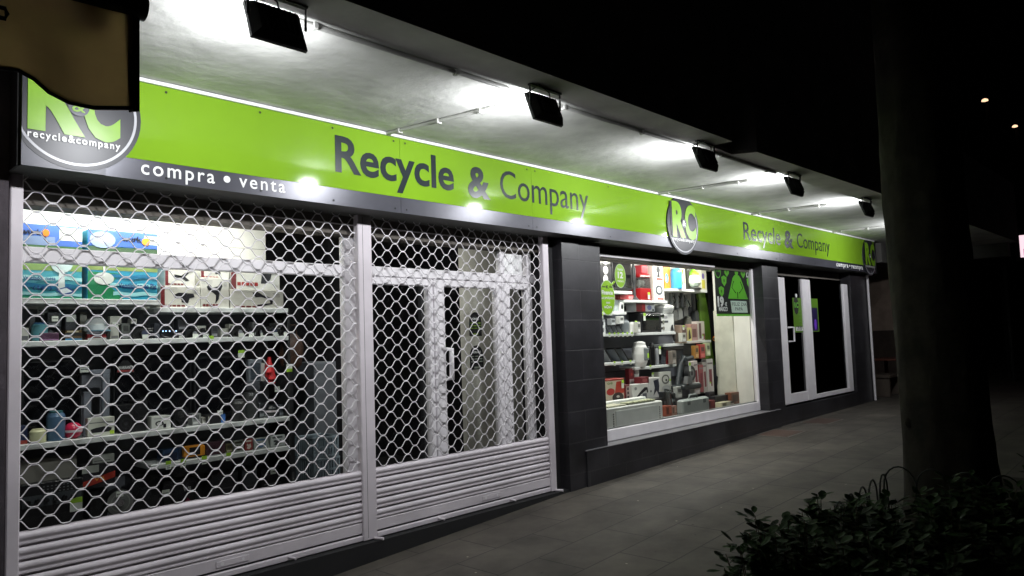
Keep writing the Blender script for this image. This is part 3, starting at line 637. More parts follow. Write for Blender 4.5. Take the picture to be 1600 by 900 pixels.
for (a, l) in (((172, 494, 190, 508), 'small white carton above another, left of the black camera'), ((172, 510, 186, 536), 'small beige carton standing left of the black camera'), ((308, 509, 322, 534), 'beige box among the cameras of the second shelf'), ((345, 513, 357, 532), 'little white tag box by the lime tag on the second shelf'),
               ((419, 512, 428, 530), 'small white box between the last cameras')):
    carton(l, a, .90, .05, (190, 190, 180), [('r', (.1, .1, .9, .3), (120, 120, 120))], z0=zs2 if a[3] > 520 else None)
x, _ = U(264, 525, .84)
t = thing('led_bracelet', 'bracelet with blue white lit dots on the second shelf', 'bracelet', (x, .84, zs2))
m = MB(); m.tube([(.055 * math.cos(a), .03 * math.sin(a) - .0, .03 + .03 * math.sin(a)) for a in [2 * math.pi * k / 20 for k in range(21)]], .009, BLACK, 6, False); m.build('band', t)
for k in range(5):
    m = MB(); a = math.pi * (.2 + .15 * k); m.lathe(.055 * math.cos(a), -.012, [(.001, .045), (.005, .05), (.001, .055)], mat('blue_led', (.4, .6, 1), emit=4), 8); m.build('light', t)
tagcard('small pale label hanging top left on the second shelf back wall', 67, 485, .98, .06, .055, False)

SM = [((46, 496, 55, 536), (60, 62, 66), 'dark upright phone case left of the teal canister', 'zs2'), ((74, 488, 96, 512), (44, 46, 50), 'dark boxed console behind the purple carton', None),
      ((190, 505, 203, 536), (100, 104, 100), 'grey carton between the beige carton and the largest camera', 'zs2'), ((205, 498, 214, 506), (190, 190, 182), 'white paper label above the largest camera', None),
      ((232, 512, 240, 535), (150, 150, 146), 'pale charger box right of the largest camera', 'zs2'), ((241, 505, 250, 535), (60, 62, 70), 'dark slim box left of the glowing bracelet', 'zs2'),
      ((278, 498, 292, 516), (52, 52, 56), 'dark camera carton above the first compact cameras', None), ((330, 507, 341, 533), (72, 72, 76), 'grey carton before the lime tag of the second shelf', 'zs2'),
      ((358, 506, 366, 532), (160, 160, 150), 'narrow pale carton right of the white tag box', 'zs2'), ((395, 503, 400, 531), (110, 112, 112), 'thin grey carton between two cameras near the right end', 'zs2'),
      ((430, 500, 442, 512), (56, 52, 50), 'dark lens box above the last cameras', None), ((44, 678, 50, 702), (70, 60, 90), 'slim violet can between the dark blue carton and the cream jar', 'zs3'),
      ((98, 670, 104, 698), (36, 38, 48), 'dark can behind the pink round speaker', 'zs3'), ((300, 646, 314, 672), (150, 152, 150), 'pale box between the webcam and the blue cornered box', 'zs3'),
      ((316, 652, 323, 670), (200, 196, 186), 'tiny cream box left of the blue cornered box', 'zs3'), ((405, 630, 414, 660), (60, 64, 66), 'dark carton between the glass jars and the last round speaker', 'zs3'),
      ((436, 632, 448, 656), (78, 82, 88), 'grey carton at the right tip of the third shelf', 'zs3'), ((353, 694, 364, 712), (90, 84, 60), 'olive box left of the grey film case', 'zs4'),
      ((280, 698, 290, 728), (56, 70, 96), 'blue grey carton between the dark blue box and the radio', None)]
for px, c, l, zk in SM:
    carton(l, px, .88, .07, c, [('r', (.12, .1, .85, .3), tuple(min(235, q + 70) for q in c)), ('r', (.2, .5, .8, .85), tuple(int(q * .6) for q in c))], z0={'zs2': zs2, 'zs3': zs3, 'zs4': zs4}.get(zk))
for k, (u, v) in enumerate(((180, 507), (268, 533), (284, 528), (304, 531), (378, 528), (412, 527), (432, 525), (86, 498))):
    tagcard(['white price slip by the grey upright cases', 'white price slip under the glowing bracelet', 'white price slip left of the first compact camera', 'white price slip beneath the first compact camera', 'white price slip beneath the middle camera', 'white price slip beneath the pale lens camera', 'white price slip beneath the tallest camera', 'white price slip on the dark boxed console'][k], u, v, .80, .035, .032, False)
# hanging screens between shelves 2 and 3
def screen(label, px, y, z0=None, standcol=None, T_=None):
    b = PB(px, y); x0, x1, za, zb = b
    if z0 is not None: za = z0
    t = thing('monitor', label, 'monitor', ((x0 + x1) / 2, y, za)); T = at(t)
    m = MB(); m.bbox(x0, x1, y, y + .03, za + .05, zb, BLACK, .006); m.bbox((x0 + x1) / 2 - .12, (x0 + x1) / 2 + .12, y + .03, y + .05, za + .15, zb - .06, BLACK, .006); m.build('case', t, T)
    m = MB(); m.box(x0 + .014, x1 - .014, y - .0012, y - .0002, za + .068, zb - .016, mat('black_screen', (.006, .006, .008), .08)); m.build('screen', t, T)
    m = MB(); m.bbox((x0 + x1) / 2 - .03, (x0 + x1) / 2 + .03, y + .02, y + .045, za + .01, za + .1, BLACK, .004); m.bbox((x0 + x1) / 2 - .11, (x0 + x1) / 2 + .11, y - .04, y + .1, za, za + .012, BLACK, .003); m.build('foot', t, T)
screen('black monitor standing at the left end of the third shelf', (33, 562, 128, 690), .93, zs3)
screen('widest black screen in the middle of the third shelf', (176, 556, 300, 676), .95, zs3)
screen('black screen right of the middle on the third shelf', (303, 556, 386, 668), .95, zs3)
xg0, _ = U(130, 620, .9); xg1, _ = U(171, 620, .9)
t = thing('grey_stand', 'grey angular metal stand between the black screens', 'stand', ((xg0 + xg1) / 2, .9, zs3)); T = at(t)
GM = P((125, 130, 140), .4)
m = MB(); ztop = U(150, 578, .9)[1]; m.bbox(xg1 - .045, xg1, .89, .92, zs3, ztop, GM); m.build('post', t, T)
m = MB(); m.bbox(xg0 + .04, xg1 + .002, .888, .922, ztop - .028, ztop + .002, GM); m.build('arm', t, T)
m = MB(); m.bbox(xg0, xg0 + .045, .89, .92, zs3, U(140, 612, .9)[1], GM); m.bbox(xg0, xg1, .88, .93, zs3, zs3 + .014, GM); m.build('foot', t, T)
wx, wz = U(196, 575, .88)
m = MB(); m.prism([(-.055, -.03), (.055, -.03), (.04, .02), (.015, .05), (-.015, .05), (-.04, .02)], 0, .004, BLACK); m.text('WARRANTY', -.045, .05, -.006, .02, -.001, WHITE, .02); m.box(-.05, .05, -.001, -.0005, -.026, -.012, P((150, 50, 50)))
o = m.build('warranty_card'); o.location = (wx, .88, wz); tag(o, 'black card lettered WARRANTY with a red band, hanging under the second shelf', 'card')
tagcard('white card hanging at the top of the left monitor', 132, 577, .88, .055, .04, False)
tagcard('lime and white card on the upper edge of the screen under the second shelf', 377, 553, .86, .05, .055)
tagcard('small white card by the blue edged box on the third shelf', 344, 645, .84, .04, .035, False)
# third shelf goods
carton('dark blue tall carton at the left end of the third shelf', (31, 665, 43, 702), .85, .1, (45, 55, 90), [('r', (0, 0, 1, .2), (150, 60, 50))], z0=zs3)
jar('cream egg shaped jar on the third shelf', 59, 690, .84, zs3, .045, .085, (205, 205, 165))
jar('blue grey cylinder speaker on the third shelf', 87, 680, .86, zs3, .052, .185, (80, 110, 140), (60, 110, 115), 'speaker', 'cylinder_speaker')
def ballspk(label, u, v, y, z, r, col):
    x, _ = U(u, v, y); t = thing('small_speaker', label, 'speaker', (x, y, z))
    m = MB(); m.lathe(0, 0, [(r * math.sin(math.pi * k / 10) + .001, r + r * -math.cos(math.pi * k / 10)) for k in range(1, 10)], P(col, .3), 18); m.build('body', t)
    m = MB(); m.lathe(0, 0, [(r * 1.01, r * .8), (r * 1.03, r * .95), (r * 1.01, r * 1.1)], P((200, 190, 195)), 18); m.build('band', t)
ballspk('round pink red speaker on the third shelf', 114, 686, .85, zs3, .052, (190, 30, 70))
carton('white printed carton in front of the grey stand on the third shelf', (137, 652, 179, 692), .84, .1, (200, 202, 190), [('r', (.05, .7, .95, .75), (110, 110, 112)), ('p', [(.15, .2), (.85, .2), (.9, .4), (.6, .5), (.3, .45), (.1, .38)], INK), ('r', (.82, .05, .98, .25), (170, 200, 60)), ('r', (.7, .5, .9, .62), (130, 135, 130))], z0=zs3)
carton('small white carton with a headset drawing on the third shelf', (237, 650, 267, 684), .84, .1, (200, 202, 196), [('e', (.4, .45, .22, .2), INK), ('e', (.4, .42, .14, .14), (200, 202, 196)), ('r', (.6, .1, .75, .4), INK), ('r', (.1, .8, .9, .84), (120, 120, 125))], z0=zs3)
def spk_pair(label, u, v, y, z, w_, h_):
    x, _ = U(u, v, y); t = thing('black_speaker', label, 'speaker', (x, y, z))
    m = MB(); m.bbox(-w_ / 2, w_ / 2, 0, .09, 0, h_, BLACK, .008); m.build('cabinet', t)
    for zc, r in ((h_ * .32, w_ * .36), (h_ * .75, w_ * .22)):
        m = MB(); m.disc(0, -.0015, zc, r, r, P((40, 40, 44), .3), 20, r0=.8); m.disc(0, -.001, zc, r * .78, r * .78, P((18, 18, 20), .5), 20); m.disc(0, -.003, zc, r * .3, r * .3, P((70, 70, 75), .2), 14); m.build('cone', t)
spk_pair('left one of two black speakers beside the white carton on the third shelf', 197, 662, .85, zs3, .10, .19)
spk_pair('right one of two black speakers, nearer the headset carton', 219, 660, .86, zs3, .10, .21)
x, _ = U(282, 660, .85); t = thing('webcam', 'round webcam with a shiny silver eye on the third shelf', 'webcam', (x, .85, zs3))
m = MB(); m.lathe(0, 0, [(.035, 0), (.04, .01), (.012, .02), (.012, .05)], BLACK, 14); m.build('foot', t)
m = MB(); m.tube([(0, -.02, .085), (0, .03, .085)], .045, BLACK, 16); m.disc(-.005, -.022, .088, .026, .026, CHROME, 16); m.build('head', t)
carton('black box with a blue corner on the third shelf', (325, 648, 352, 668), .84, .08, (30, 30, 34), [('r', (.75, 0, 1, 1), (60, 110, 180)), ('r', (0, 0, .08, .9), (160, 160, 150))], z0=zs3)
jar('dark glass jar toward the right end of the third shelf', 372, 645, .85, zs3, .05, .16, (52, 52, 52), (80, 80, 82))
jar('smoked glass blender jar on the third shelf', 391, 630, .92, zs3, .055, .22, (70, 72, 72), (40, 40, 42))
ballspk('black round speaker at the right end of the third shelf', 425, 648, .86, zs3, .05, (22, 26, 28))
# goods hanging at the right end
def helmet(label, u, v, y, r, col, name='helmet', cat='helmet'):
    x, z = U(u, v, y); t = thing(name, label, cat, (x, y, z))
    m = MB(); m.lathe(0, 0, [(r * .75, -r * .7), (r * .98, -r * .3), (r, 0), (r * .9, r * .45), (r * .6, r * .8), (r * .15, r)], P(col, .25), 20); m.build('shell', t)
    m = MB(); m.add([(r * 1.02 * math.cos(a), r * 1.02 * math.sin(a), zz_) for zz_ in (-r * .25, r * .3) for a in [math.pi * (1.15 + .07 * k) for k in range(11)]], [(i, i + 1, i + 12, i + 11) for i in range(10)], mat('visor', (.02, .02, .03), .1)); m.build('visor', t)
t = thing('gift_pack', 'silver blister pack hanging right of the screens', 'pack', (*U(398, 580, .86)[:1], .86, U(398, 580, .86)[1])); m = MB(); m.bbox(-.05, .06, 0, .03, -.08, .09, P((120, 125, 132), .3)); m.bbox(.05, .085, -.002, .03, -.08, .06, P((200, 195, 190))); m.build('card', t); m = MB(); m.bbox(-.035, .04, -.012, 0, -.06, .06, CLEARP); m.build('bubble', t)
x, z = U(422, 580, .84); t = thing('hanging_gloves', 'bright red pair of gloves hanging by the silver pack', 'gloves', (x, .84, z))
for s_, dz in ((-1, .02), (1, -.03)):
    m = MB(); m.tube([(s_ * .006, 0, .09 + dz), (s_ * .01, 0, .03 + dz), (.012 * s_, 0, -.03 + dz)], lambda q: .012 + .024 * q, P((205, 40, 45), .5), 10)
    for k in range(4): m.tube([(.012 * s_ - .02 + k * .013, 0, -.03 + dz), (.012 * s_ - .024 + k * .015, -.004, -.065 + dz)], .0075, P((205, 40, 45), .5), 6)
    m.build('glove', t)
BRN = P((70, 45, 32), .55)
x, z = U(456, 545, .88); t = thing('brown_bag', 'crumpled brown leather bag hanging at the shelf end', 'bag', (x, .88, z))
m = MB(); nn = 14; prof = [(.035, .12), (.075, .08), (.095, .02), (.1, -.06), (.085, -.13), (.04, -.16)]
vs = [(r * math.cos(2 * math.pi * k / nn) * (1 + .12 * math.sin(5 * k + i)), .5 * r * math.sin(2 * math.pi * k / nn), z_) for i, (r, z_) in enumerate(prof) for k in range(nn)]
m.add(vs, [(i * nn + k, i * nn + (k + 1) % nn, (i + 1) * nn + (k + 1) % nn, (i + 1) * nn + k) for i in range(5) for k in range(nn)], BRN, True); m.build('pouch', t)
m = MB(); m.tube([(-.05, 0, .09), (-.03, 0, .19), (.03, 0, .19), (.05, 0, .09)], .006, BRN, 6); m.build('strap', t)
tagcard('white and lime card hanging from the brown bag', 452, 575, .80, .05, .06, flip=True)
tagcard('white card hanging below the red gloves', 433, 608, .84, .04, .04, False)
# fourth shelf goods
carton('dark blue portable box at the left of the fourth shelf', (254, 702, 279, 728), .85, .1, (40, 62, 95), [('r', (.1, .1, .9, .8), (25, 35, 60))], z0=U(266, 729, .85)[1])
x, _ = U(305, 712, .84); t = thing('radio', 'orange and black job site radio on the fourth shelf', 'radio', (x, .84, zs4 + .001))
m = MB(); m.bbox(-.075, .075, 0, .06, 0, .085, P((215, 140, 40), .4), .01); m.build('body', t); m = MB(); m.bbox(-.04, .035, -.004, 0, .02, .075, BLACK); m.build('grille', t); m = MB(); m.bbox(-.078, .078, -.002, .062, -.001, .012, BLACK, .003); m.build('base', t)
carton('dark wine coloured box on the fourth shelf', (322, 690, 352, 716), .86, .1, (62, 38, 46), z0=zs4)
for k, (a, c1, c2) in enumerate((((366, 688, 381, 711), (120, 125, 118), (60, 55, 45)), ((383, 686, 395, 709), (130, 50, 48), (190, 180, 170)), ((397, 684, 420, 706), (150, 155, 150), (80, 110, 140)), ((423, 680, 446, 703), (185, 190, 186), (70, 72, 74)))):
    carton(['grey film case, leftmost of the cases on the fourth shelf', 'red film case standing between paler ones', 'pale film case with a blue corner', 'white patterned film case at the right end of the fourth shelf'][k], a, .84, .03, c1, [('p', [(.2, .2), (.5, .1), (.8, .3), (.7, .6), (.4, .5)], c2), ('r', (.1, .75, .8, .9), c2), ('e', (.3, .5, .12, .1), c2)], 'film case', z0=zs4, name='film_case')
# bottom row
carton('pale grey panel box under the third shelf at the far left', (31, 716, 120, 752), .90, .1, (135, 132, 124), [('e', (.42, .2, .012, .03), INK)], z0=.935 if False else U(75, 752, .9)[1])
b = PB((31, 752, 130, 818), .84)
t = thing('amplifier', 'black amplifier with a row of knobs and a lime price card at the bottom left', 'amplifier', ((b[0] + b[1]) / 2, .84, .46)); T = at(t)
m = MB(); m.bbox(b[0], b[1], .84, 1.06, .46, b[3], BLACK, .006); m.build('case', t, T)
m = MB(); zc = b[2] + (b[3] - b[2]) * .58; m.box(b[0] + .01, b[1] - .01, .837, .8395, zc - .035, zc + .035, P((70, 74, 78), .3)); m.build('front_plate', t, T)
for k in range(6):
    m = MB(); xk = b[0] + .04 + k * (b[1] - b[0] - .1) / 5; m.tube([(xk, .836, zc), (xk, .812, zc)], .013, BLACK, 12); m.build('knob', t, T)
m = MB(); 
for r_ in range(3):
    for k in range(8): m.box(b[0] + .12 + k * .022, b[0] + .13 + k * .022, .838, .8395, b[3] - .03 - r_ * .018, b[3] - .024 - r_ * .018, P((120, 122, 125)))
m.build('vents', t, T)
tagcard('large lime and white card on the black amplifier', 119, 788, .82, .07, .085)
carton('white flyer box with a lime corner below the third shelf', (144, 710, 179, 735), .88, .06, (165, 168, 160), [('r', (.1, .6, .8, .66), (110, 110, 112))])
carton('black and red angled box of tools at the bottom of the window', (128, 724, 180, 762), .86, .09, (38, 36, 40), [('p', [(0, .05), (1, .35), (1, .62), (0, .3)], (170, 55, 40)), ('r', (0, .65, .5, .95), (165, 168, 160)), ('t', 'VR', .35, .7, .3, .14, (230, 160, 70), .03)])
x, z = U(188, 785, .82)
t = thing('car_speaker', 'round grey car speaker with a shiny centre at the bottom', 'speaker', (x, .82, z - .1))
m = MB(); m.tube([(0, 0, .1), (0, .07, .1)], .085, BLACK, 24); m.build('basket', t)
m = MB(); m.disc(0, -.002, .1, .082, .082, P((120, 122, 120), .35), 28); m.disc(0, -.003, .1, .06, .06, P((150, 152, 146), .3), 24, r0=.9); m.build('cone', t)
m = MB(); m.lathe(0, 0, [(.022, .08), (.024, .1), (.022, .12)], CHROME, 14); m.disc(-.004, -.022, .1, .022, .022, CHROME, 14); m.build('dust_cap', t)
tagcard('small card stuck on the round car speaker', 187, 772, .80, .045, .035, False)
for (px, l) in (((205, 742, 250, 800), 'black square subwoofer box right of the round speaker'), ((140, 765, 168, 812), 'black narrow box right of the amplifier')):
    carton(l, px, .9, .12, (24, 24, 27), [('e', (.5, .5, .34, .34), (16, 16, 18)), ('e', (.5, .5, .18, .18), (36, 36, 40))], 'speaker box', name='speaker_box')
tagcard('white card on the black box under the lime tags', 259, 770, .82, .05, .04, False)
carton('black case with pale letters Wii and a pink corner at the bottom', (255, 748, 305, 790), .9, .08, (30, 28, 32), [('t', 'Wii', .62, .86, .5, .16, (190, 190, 190), .02), ('p', [(.6, 0), (.95, 0), (.75, .25)], (150, 30, 70))], 'case')
for k, px in enumerate(((330, 738, 372, 775), (378, 732, 402, 772), (408, 728, 450, 768))):
    carton(['dark grey printer like case under the fourth shelf', 'narrow grey upright case under the fourth shelf', 'black case at the lower right of the shelving'][k], px, .92, .12, ((48, 50, 54), (66, 70, 76), (28, 28, 32))[k], [('r', (.1, .3, .9, .36), (90, 92, 96))], 'case', name='case')
tagcard('white card on the last black case at the lower right', 427, 737, .86, .045, .035, False)
# crates
def crate(px, y, label):
    x0, x1, za, zb = PB(px, y); t = thing('plastic_crate', label, 'crate', ((x0 + x1) / 2, y, za), 'pale plastic crates'); T = at(t); K_ = P((150, 165, 175), .5); d = .28
    m = MB(); m.bbox(x0, x1, y, y + .012, zb - .022, zb, K_, .003); m.bbox(x0, x1, y + d - .012, y + d, zb - .022, zb, K_, .003); m.bbox(x0, x0 + .012, y + .012, y + d - .012, zb - .022, zb, K_, .003); m.bbox(x1 - .012, x1, y + .012, y + d - .012, zb - .022, zb, K_, .003); m.build('rim', t, T)
    m = MB(); n = 9; zm = (za + zb) / 2
    for k in range(n + 1):
        x = x0 + .008 + (x1 - x0 - .016) * k / n; m.box(x - .007, x + .007, y + .002, y + .008, za, zb - .02, K_)
    m.box(x0 + .004, x1 - .004, y + .001, y + .009, zm - .012, zm + .006, K_); m.box(x0 + .004, x1 - .004, y + .001, y + .009, za, za + .02, K_); m.box(x0, x1, y + d - .008, y + d - .002, za, zb - .02, K_)
    for yy in [y + .02 + k * .03 for k in range(9)]: m.box(x1 - .008, x1 - .002, yy - .008, yy + .008, za, zb - .02, K_); m.box(x0 + .002, x0 + .008, yy - .008, yy + .008, za, zb - .02, K_)
    m.build('lattice_sides', t, T)
crate((489, 682, 530, 714), .95, 'pale grey plastic crate on top of the stack near the window jamb')
crate((490, 715, 532, 752), .95, 'lower pale grey plastic crate of the stack near the window jamb')
x0_, x1_, za_, zb_ = PB((491, 565, 526, 675), 1.25); m = MB(); m.bbox(x0_, x1_, 1.25, 1.6, .15, zb_, P((120, 124, 130), .5)); m.box(x0_ + .01, x1_ - .01, 1.246, 1.249, .2, zb_ - .02, P((105, 108, 114))); o = m.build('grey_cabinet'); tag(o, 'plain grey cabinet standing behind the crates', 'cabinet')
# posters behind the door
for (cx, cy, w_, h_, l) in ((743, 508, .155, .24, 'upper black and lime opening hours notice behind the door glass'), (745, 560, .17, .24, 'lower black notice behind the door glass, under the other one')):
    x, z = U(cx, cy, .47); m = MB(); pts = [(-w_ / 2, -h_ * .42), (w_ / 2, -h_ * .42), (w_ / 2, h_ * .08)] + [(w_ / 2 * math.cos(a), h_ * .08 + h_ * .42 * math.sin(a)) for a in [math.pi * k / 10 for k in range(1, 10)]] + [(-w_ / 2, h_ * .08)]
    m.prism(pts, 0, .003, BLACK); cc = P((120, 150, 50)) if 'lime' in l else P((150, 155, 145))
    m.text('HORARIO', -w_ * .3, w_ * .3, h_ * .2, .02, -.001, WHITE, .02)
    for k in range(3):
        for q in range(3): m.box(-w_ * .42 + q * w_ * .3, -w_ * .42 + q * w_ * .3 + w_ * .24, -.001, -.0003, h_ * (.06 - k * .1), h_ * (.10 - k * .1), cc)
    m.box(-w_ * .2, w_ * .2, -.001, -.0003, -h_ * .38, -h_ * .31, cc)
    o = m.build('notice'); o.location = (x, .47, z); tag(o, l, 'notice')

# ------------------------------------------------------------------ right window
Y2 = .90
R2 = thing('display_shelving', 'white staggered wall shelves in the right hand window', 'shelves', (7.2, Y2, .6)); T2 = at(R2)
def sh2(u0, u1, v, tags=()):
    um = (u0 + u1) / 2; x0, x1 = U(u0, v, Y2)[0], U(u1, v, Y2)[0]; z = U(um, v, Y2)[1]
    shelf(R2, x0, x1, Y2, 1.15, z, [U(t, v, Y2)[0] for t in tags], T2); return z
zA = sh2(979, 1043, 469); zA0 = sh2(925, 988, 454); zB = sh2(925, 979, 487, (941, 954)); zC = sh2(930, 1056, 520, (952, 960, 966, 973, 980, 987)); zD = sh2(925, 992, 566, (960, 972, 985)); zD2 = sh2(993, 1057, 571, (1016,)); zE = sh2(1046, 1105, 452); zF = sh2(1076, 1111, 532); zG = sh2(1040, 1068, 537)
spk = PB((938, 403, 956, 452), .95)
t = thing('tower_speaker', 'black tower speaker with three shiny cones, top left of the right window', 'speaker', ((spk[0] + spk[1]) / 2, .95, zA0)); T = at(t)
m = MB(); m.bbox(spk[0], spk[1], .95, 1.12, zA0, 2.50, BLACK, .006); m.build('cabinet', t, T)
for v in (407, 422, 436):
    x, z = U(946, v, .95); m = MB(); m.disc(x, .947, z, .055, .055, P((150, 150, 150), .3), 20, r0=.75); m.disc(x, .9465, z, .042, .042, P((210, 210, 205), .2), 18, r0=0); m.build('cone', t, T)
t = thing('television', 'dark screen standing behind the green bubble stickers', 'television', (U(972, 450, .97)[0], .97, zA0)); T = at(t); b = PB((957, 406, 987, 453), .97)
m = MB(); m.bbox(b[0], b[1], .97, 1.0, zA0 + .02, b[3], BLACK, .006); m.build('case', t, T); m = MB(); m.box(b[0] + .02, b[1] - .02, .9685, .9695, zA0 + .05, b[3] - .02, MATS['black_screen']); m.build('screen', t, T); m = MB(); m.box(b[0] + .1, b[1] - .1, .96, 1.05, zA0, zA0 + .02, BLACK); m.build('foot', t, T)
x, _ = U(991, 450, 1.0); t = thing('stick_blender', 'dark grey stick blender standing on the upper shelf', 'blender', (x, 1.0, zA)); 
m = MB(); m.lathe(0, 0, [(.05, 0), (.05, .02), (.02, .05), (.015, .2), (.02, .22)], P((70, 72, 74), .3), 14); m.build('blade_guard', t); m = MB(); m.lathe(0, 0, [(.02, .22), (.03, .26), (.028, .42), (.012, .48)], P((60, 62, 64), .4), 14); m.build('grip', t)
x, _ = U(1009, 450, .94); t = thing('popcorn_machine', 'red popcorn machine with white lettered front on the upper shelf', 'machine', (x, .94, zA)); RD = P((150, 25, 30), .3)
m = MB(); m.bbox(-.13, .13, 0, .2, 0, .16, RD, .006); m.build('base', t); m = MB(); m.bbox(-.11, .12, .005, .19, .162, .30, CLEARP, .004); m.build('window', t)
m = MB(); m.bbox(-.14, .13, 0, .2, .302, .35, RD, .01); m.text('popcorn', -.11, .11, .315, .022, -.001, WHITE, .03); m.build('roof', t); m = MB(); m.bbox(-.05, .1, .02, .16, .352, .47, P((190, 60, 70), .3), .01); m.build('lid', t)
m = MB(); m.bbox(-.05, .06, .05, .13, .19, .27, P((215, 215, 205)), .01); m.tube([(-.04, .06, .18), (.08, .06, .22)], .006, CHROME); m.build('kettle', t)
tagcard('lime and white card on the red popcorn machine', 1014, 462, .92, .05, .09)
carton('tall white carton with two round black appliance pictures, right of the popcorn machine', (1021, 411, 1037, 468), .94, .2, (225, 222, 214), [('e', (.5, .82, .2, .09), INK), ('p', [(.45, .76), (.6, .75), (.65, .62), (.35, .62)], INK), ('e', (.5, .28, .36, .13), (80, 84, 92)), ('e', (.5, .28, .22, .08), (185, 185, 182)), ('r', (.3, .55, .9, .6), (190, 70, 60)), ('r', (.3, .03, .9, .07), (190, 70, 60))], z0=zA)
carton('orange carton with a small blue sprayer picture', (1038, 414, 1048, 452), 1.0, .15, (225, 135, 40), [('e', (.35, .45, .28, .2), (90, 150, 190)), ('e', (.3, .42, .1, .1), (225, 225, 215))], z0=zE)
jar('light blue water bottle on the upper right shelf', 1056, 440, .96, zE, .085, .29, (60, 150, 205), (90, 160, 190), 'bottle', 'bottle')
carton('white carton with lime and red swirls on the upper right shelf', (1063, 419, 1071, 449), 1.0, .15, (220, 222, 200), [('p', [(.2, .1), (.5, .3), (.3, .6), (.7, .9), (.4, .95), (.1, .6)], (120, 175, 50)), ('r', (.6, .3, .8, .7), (190, 90, 80))], z0=zE)
jar('tall dark bottle on the upper right shelf', 1074, 437, 1.0, zE, .035, .36, (45, 45, 36), None, 'bottle', 'bottle')
x, _ = U(1084, 445, .95); t = thing('steam_cooker', 'clear bowled steam cooker with a lime lid', 'steamer', (x, .95, zE))
m = MB(); m.lathe(0, 0, [(.10, .0), (.11, .02), (.06, .05)], P((60, 62, 58), .4), 20); m.build('base', t); m = MB(); m.lathe(0, 0, [(.07, .05), (.105, .10), (.10, .17), (.08, .21)], P((200, 215, 195), .2), 20); m.build('bowl', t); m = MB(); m.lathe(0, 0, [(.082, .21), (.08, .24), (.04, .27), (.03, .30)], P((130, 200, 50), .3), 20); m.build('lid', t)
carton('white carton with a yellow and violet print at the end of the upper right shelf', (1095, 421, 1104, 452), .97, .15, (222, 220, 200), [('r', (.15, .1, .7, .5), (205, 195, 60)), ('e', (.4, .68, .22, .14), (110, 90, 160))], z0=zE)
carton('small white carton left on the narrow second shelf', (969, 471, 975, 487), .95, .1, (215, 218, 212), [('e', (.5, .5, .3, .25), (50, 50, 55))], z0=zB)
carton('small clear pack at the left of the narrow second shelf', (960, 469, 966, 487), .97, .1, (160, 170, 170), z0=zB)
carton('flat red lettered carton under the upper shelf', (969, 461, 998, 468), 1.0, .1, (170, 60, 65), [('t', 'BELLA', .45, .95, .2, .6, (220, 170, 170), .03)])
carton('red and white carton lying on the microwave oven', (994, 474, 1023, 487), .96, .16, (200, 202, 205), [('r', (0, 0, .3, 1), (110, 30, 35)), ('r', (.3, 0, .48, 1), (170, 40, 45)), ('e', (.7, .5, .12, .3), (120, 125, 165)), ('r', (.85, .1, .95, .3), INK)])
x0_, x1_, za_, zb_ = PB((1002, 489, 1038, 517), .93); t = thing('mini_oven', 'black countertop oven with three silver knobs', 'oven', ((x0_ + x1_) / 2, .93, zC)); T = at(t)
m = MB(); m.bbox(x0_, x1_, .93, 1.13, zC, zb_, BLACK, .008); m.build('case', t, T); m = MB(); m.box(x0_ + .02, x1_ - .13, .927, .9295, zC + .03, zb_ - .04, MATS['black_screen']); m.tube([(x0_ + .03, .915, zb_ - .03), (x1_ - .14, .915, zb_ - .03)], .006, CHROME, 6); m.build('door', t, T)
for k in range(3):
    z = zC + .05 + k * (zb_ - zC - .09) / 2; m = MB(); m.tube([(x1_ - .06, .93, z), (x1_ - .06, .905, z)], .027, CHROME, 16); m.build('knob', t, T)
tagcard('lime and white card on the black oven', 1007, 495, .91, .05, .1)
x, _ = U(1037, 480, 1.0); t = thing('rice_cooker', 'white oval lidded cooker on top of the oven', 'cooker', (x, 1.02, zb_)); m = MB(); m.lathe(0, 0, [(.13, 0), (.15, .05), (.15, .07)], P((190, 192, 190), .3), 24); m.build('pot', t); m = MB(); m.lathe(0, 0, [(.155, .072), (.15, .10), (.08, .12), (.01, .125)], P((225, 225, 220), .3), 24); m.build('lid', t)
carton('white carton with grey appliance drawings right of the oven', (1035, 490, 1053, 519), .91, .1, (205, 206, 204), [('r', (.15, .5, .5, .62), (70, 72, 78)), ('p', [(.65, .05), (.95, .05), (.9, .4), (.75, .35)], INK), ('e', (.3, .8, .15, .08), (150, 150, 152))], z0=zC)
x, _ = U(1060, 505, 1.0); t = thing('glass_kettle', 'round clear kettle with metal shine next to the shelf end', 'kettle', (x, 1.0, zG + .001)); m = MB(); m.lathe(0, 0, [(.05, 0), (.085, .05), (.09, .1), (.06, .16), (.03, .18)], CLEARP, 20); m.build('body', t); m = MB(); m.lathe(0, 0, [(.06, -.0), (.058, .03)], CHROME, 16); m.build('base', t)
for k, u in enumerate((948, 956, 963, 970)):
    x, _ = U(u, 512, .96); t = thing('phone', 'second hand phone leaning on the middle shelf under the bubble sticker', 'phone', (x, .96, zC), 'phones leaning in a row'); T = Matrix.Rotation(math.radians(-32), 4, 'Y')
    m = MB(); m.bbox(-.005, .005, -.03, .03, 0, .12, BLACK, .002); m.build('body', t, T); m = MB(); m.box(-.0065, -.0055, -.025, .025, .012, .108, P((135, 138, 145), .15)); m.build('screen', t, T)
carton('narrow white carton with two phone pictures at the left of the middle shelf', (936, 499, 946, 520), .93, .08, (205, 208, 210), [('r', (.25, .6, .7, .85), (50, 52, 58)), ('r', (.25, .12, .7, .4), (60, 62, 68))], z0=zC)
jar('white cylinder charger on the middle shelf', 987, 510, .95, zC, .035, .14, (215, 215, 212), None, 'charger', 'charger')
tagcard('lime and white card leaning by the white charger', 994, 508, .93, .05, .11)
jar('grey plastic jug on the middle shelf', 976, 505, 1.02, zC, .06, .17, (120, 126, 130), None, 'jug', 'jug')
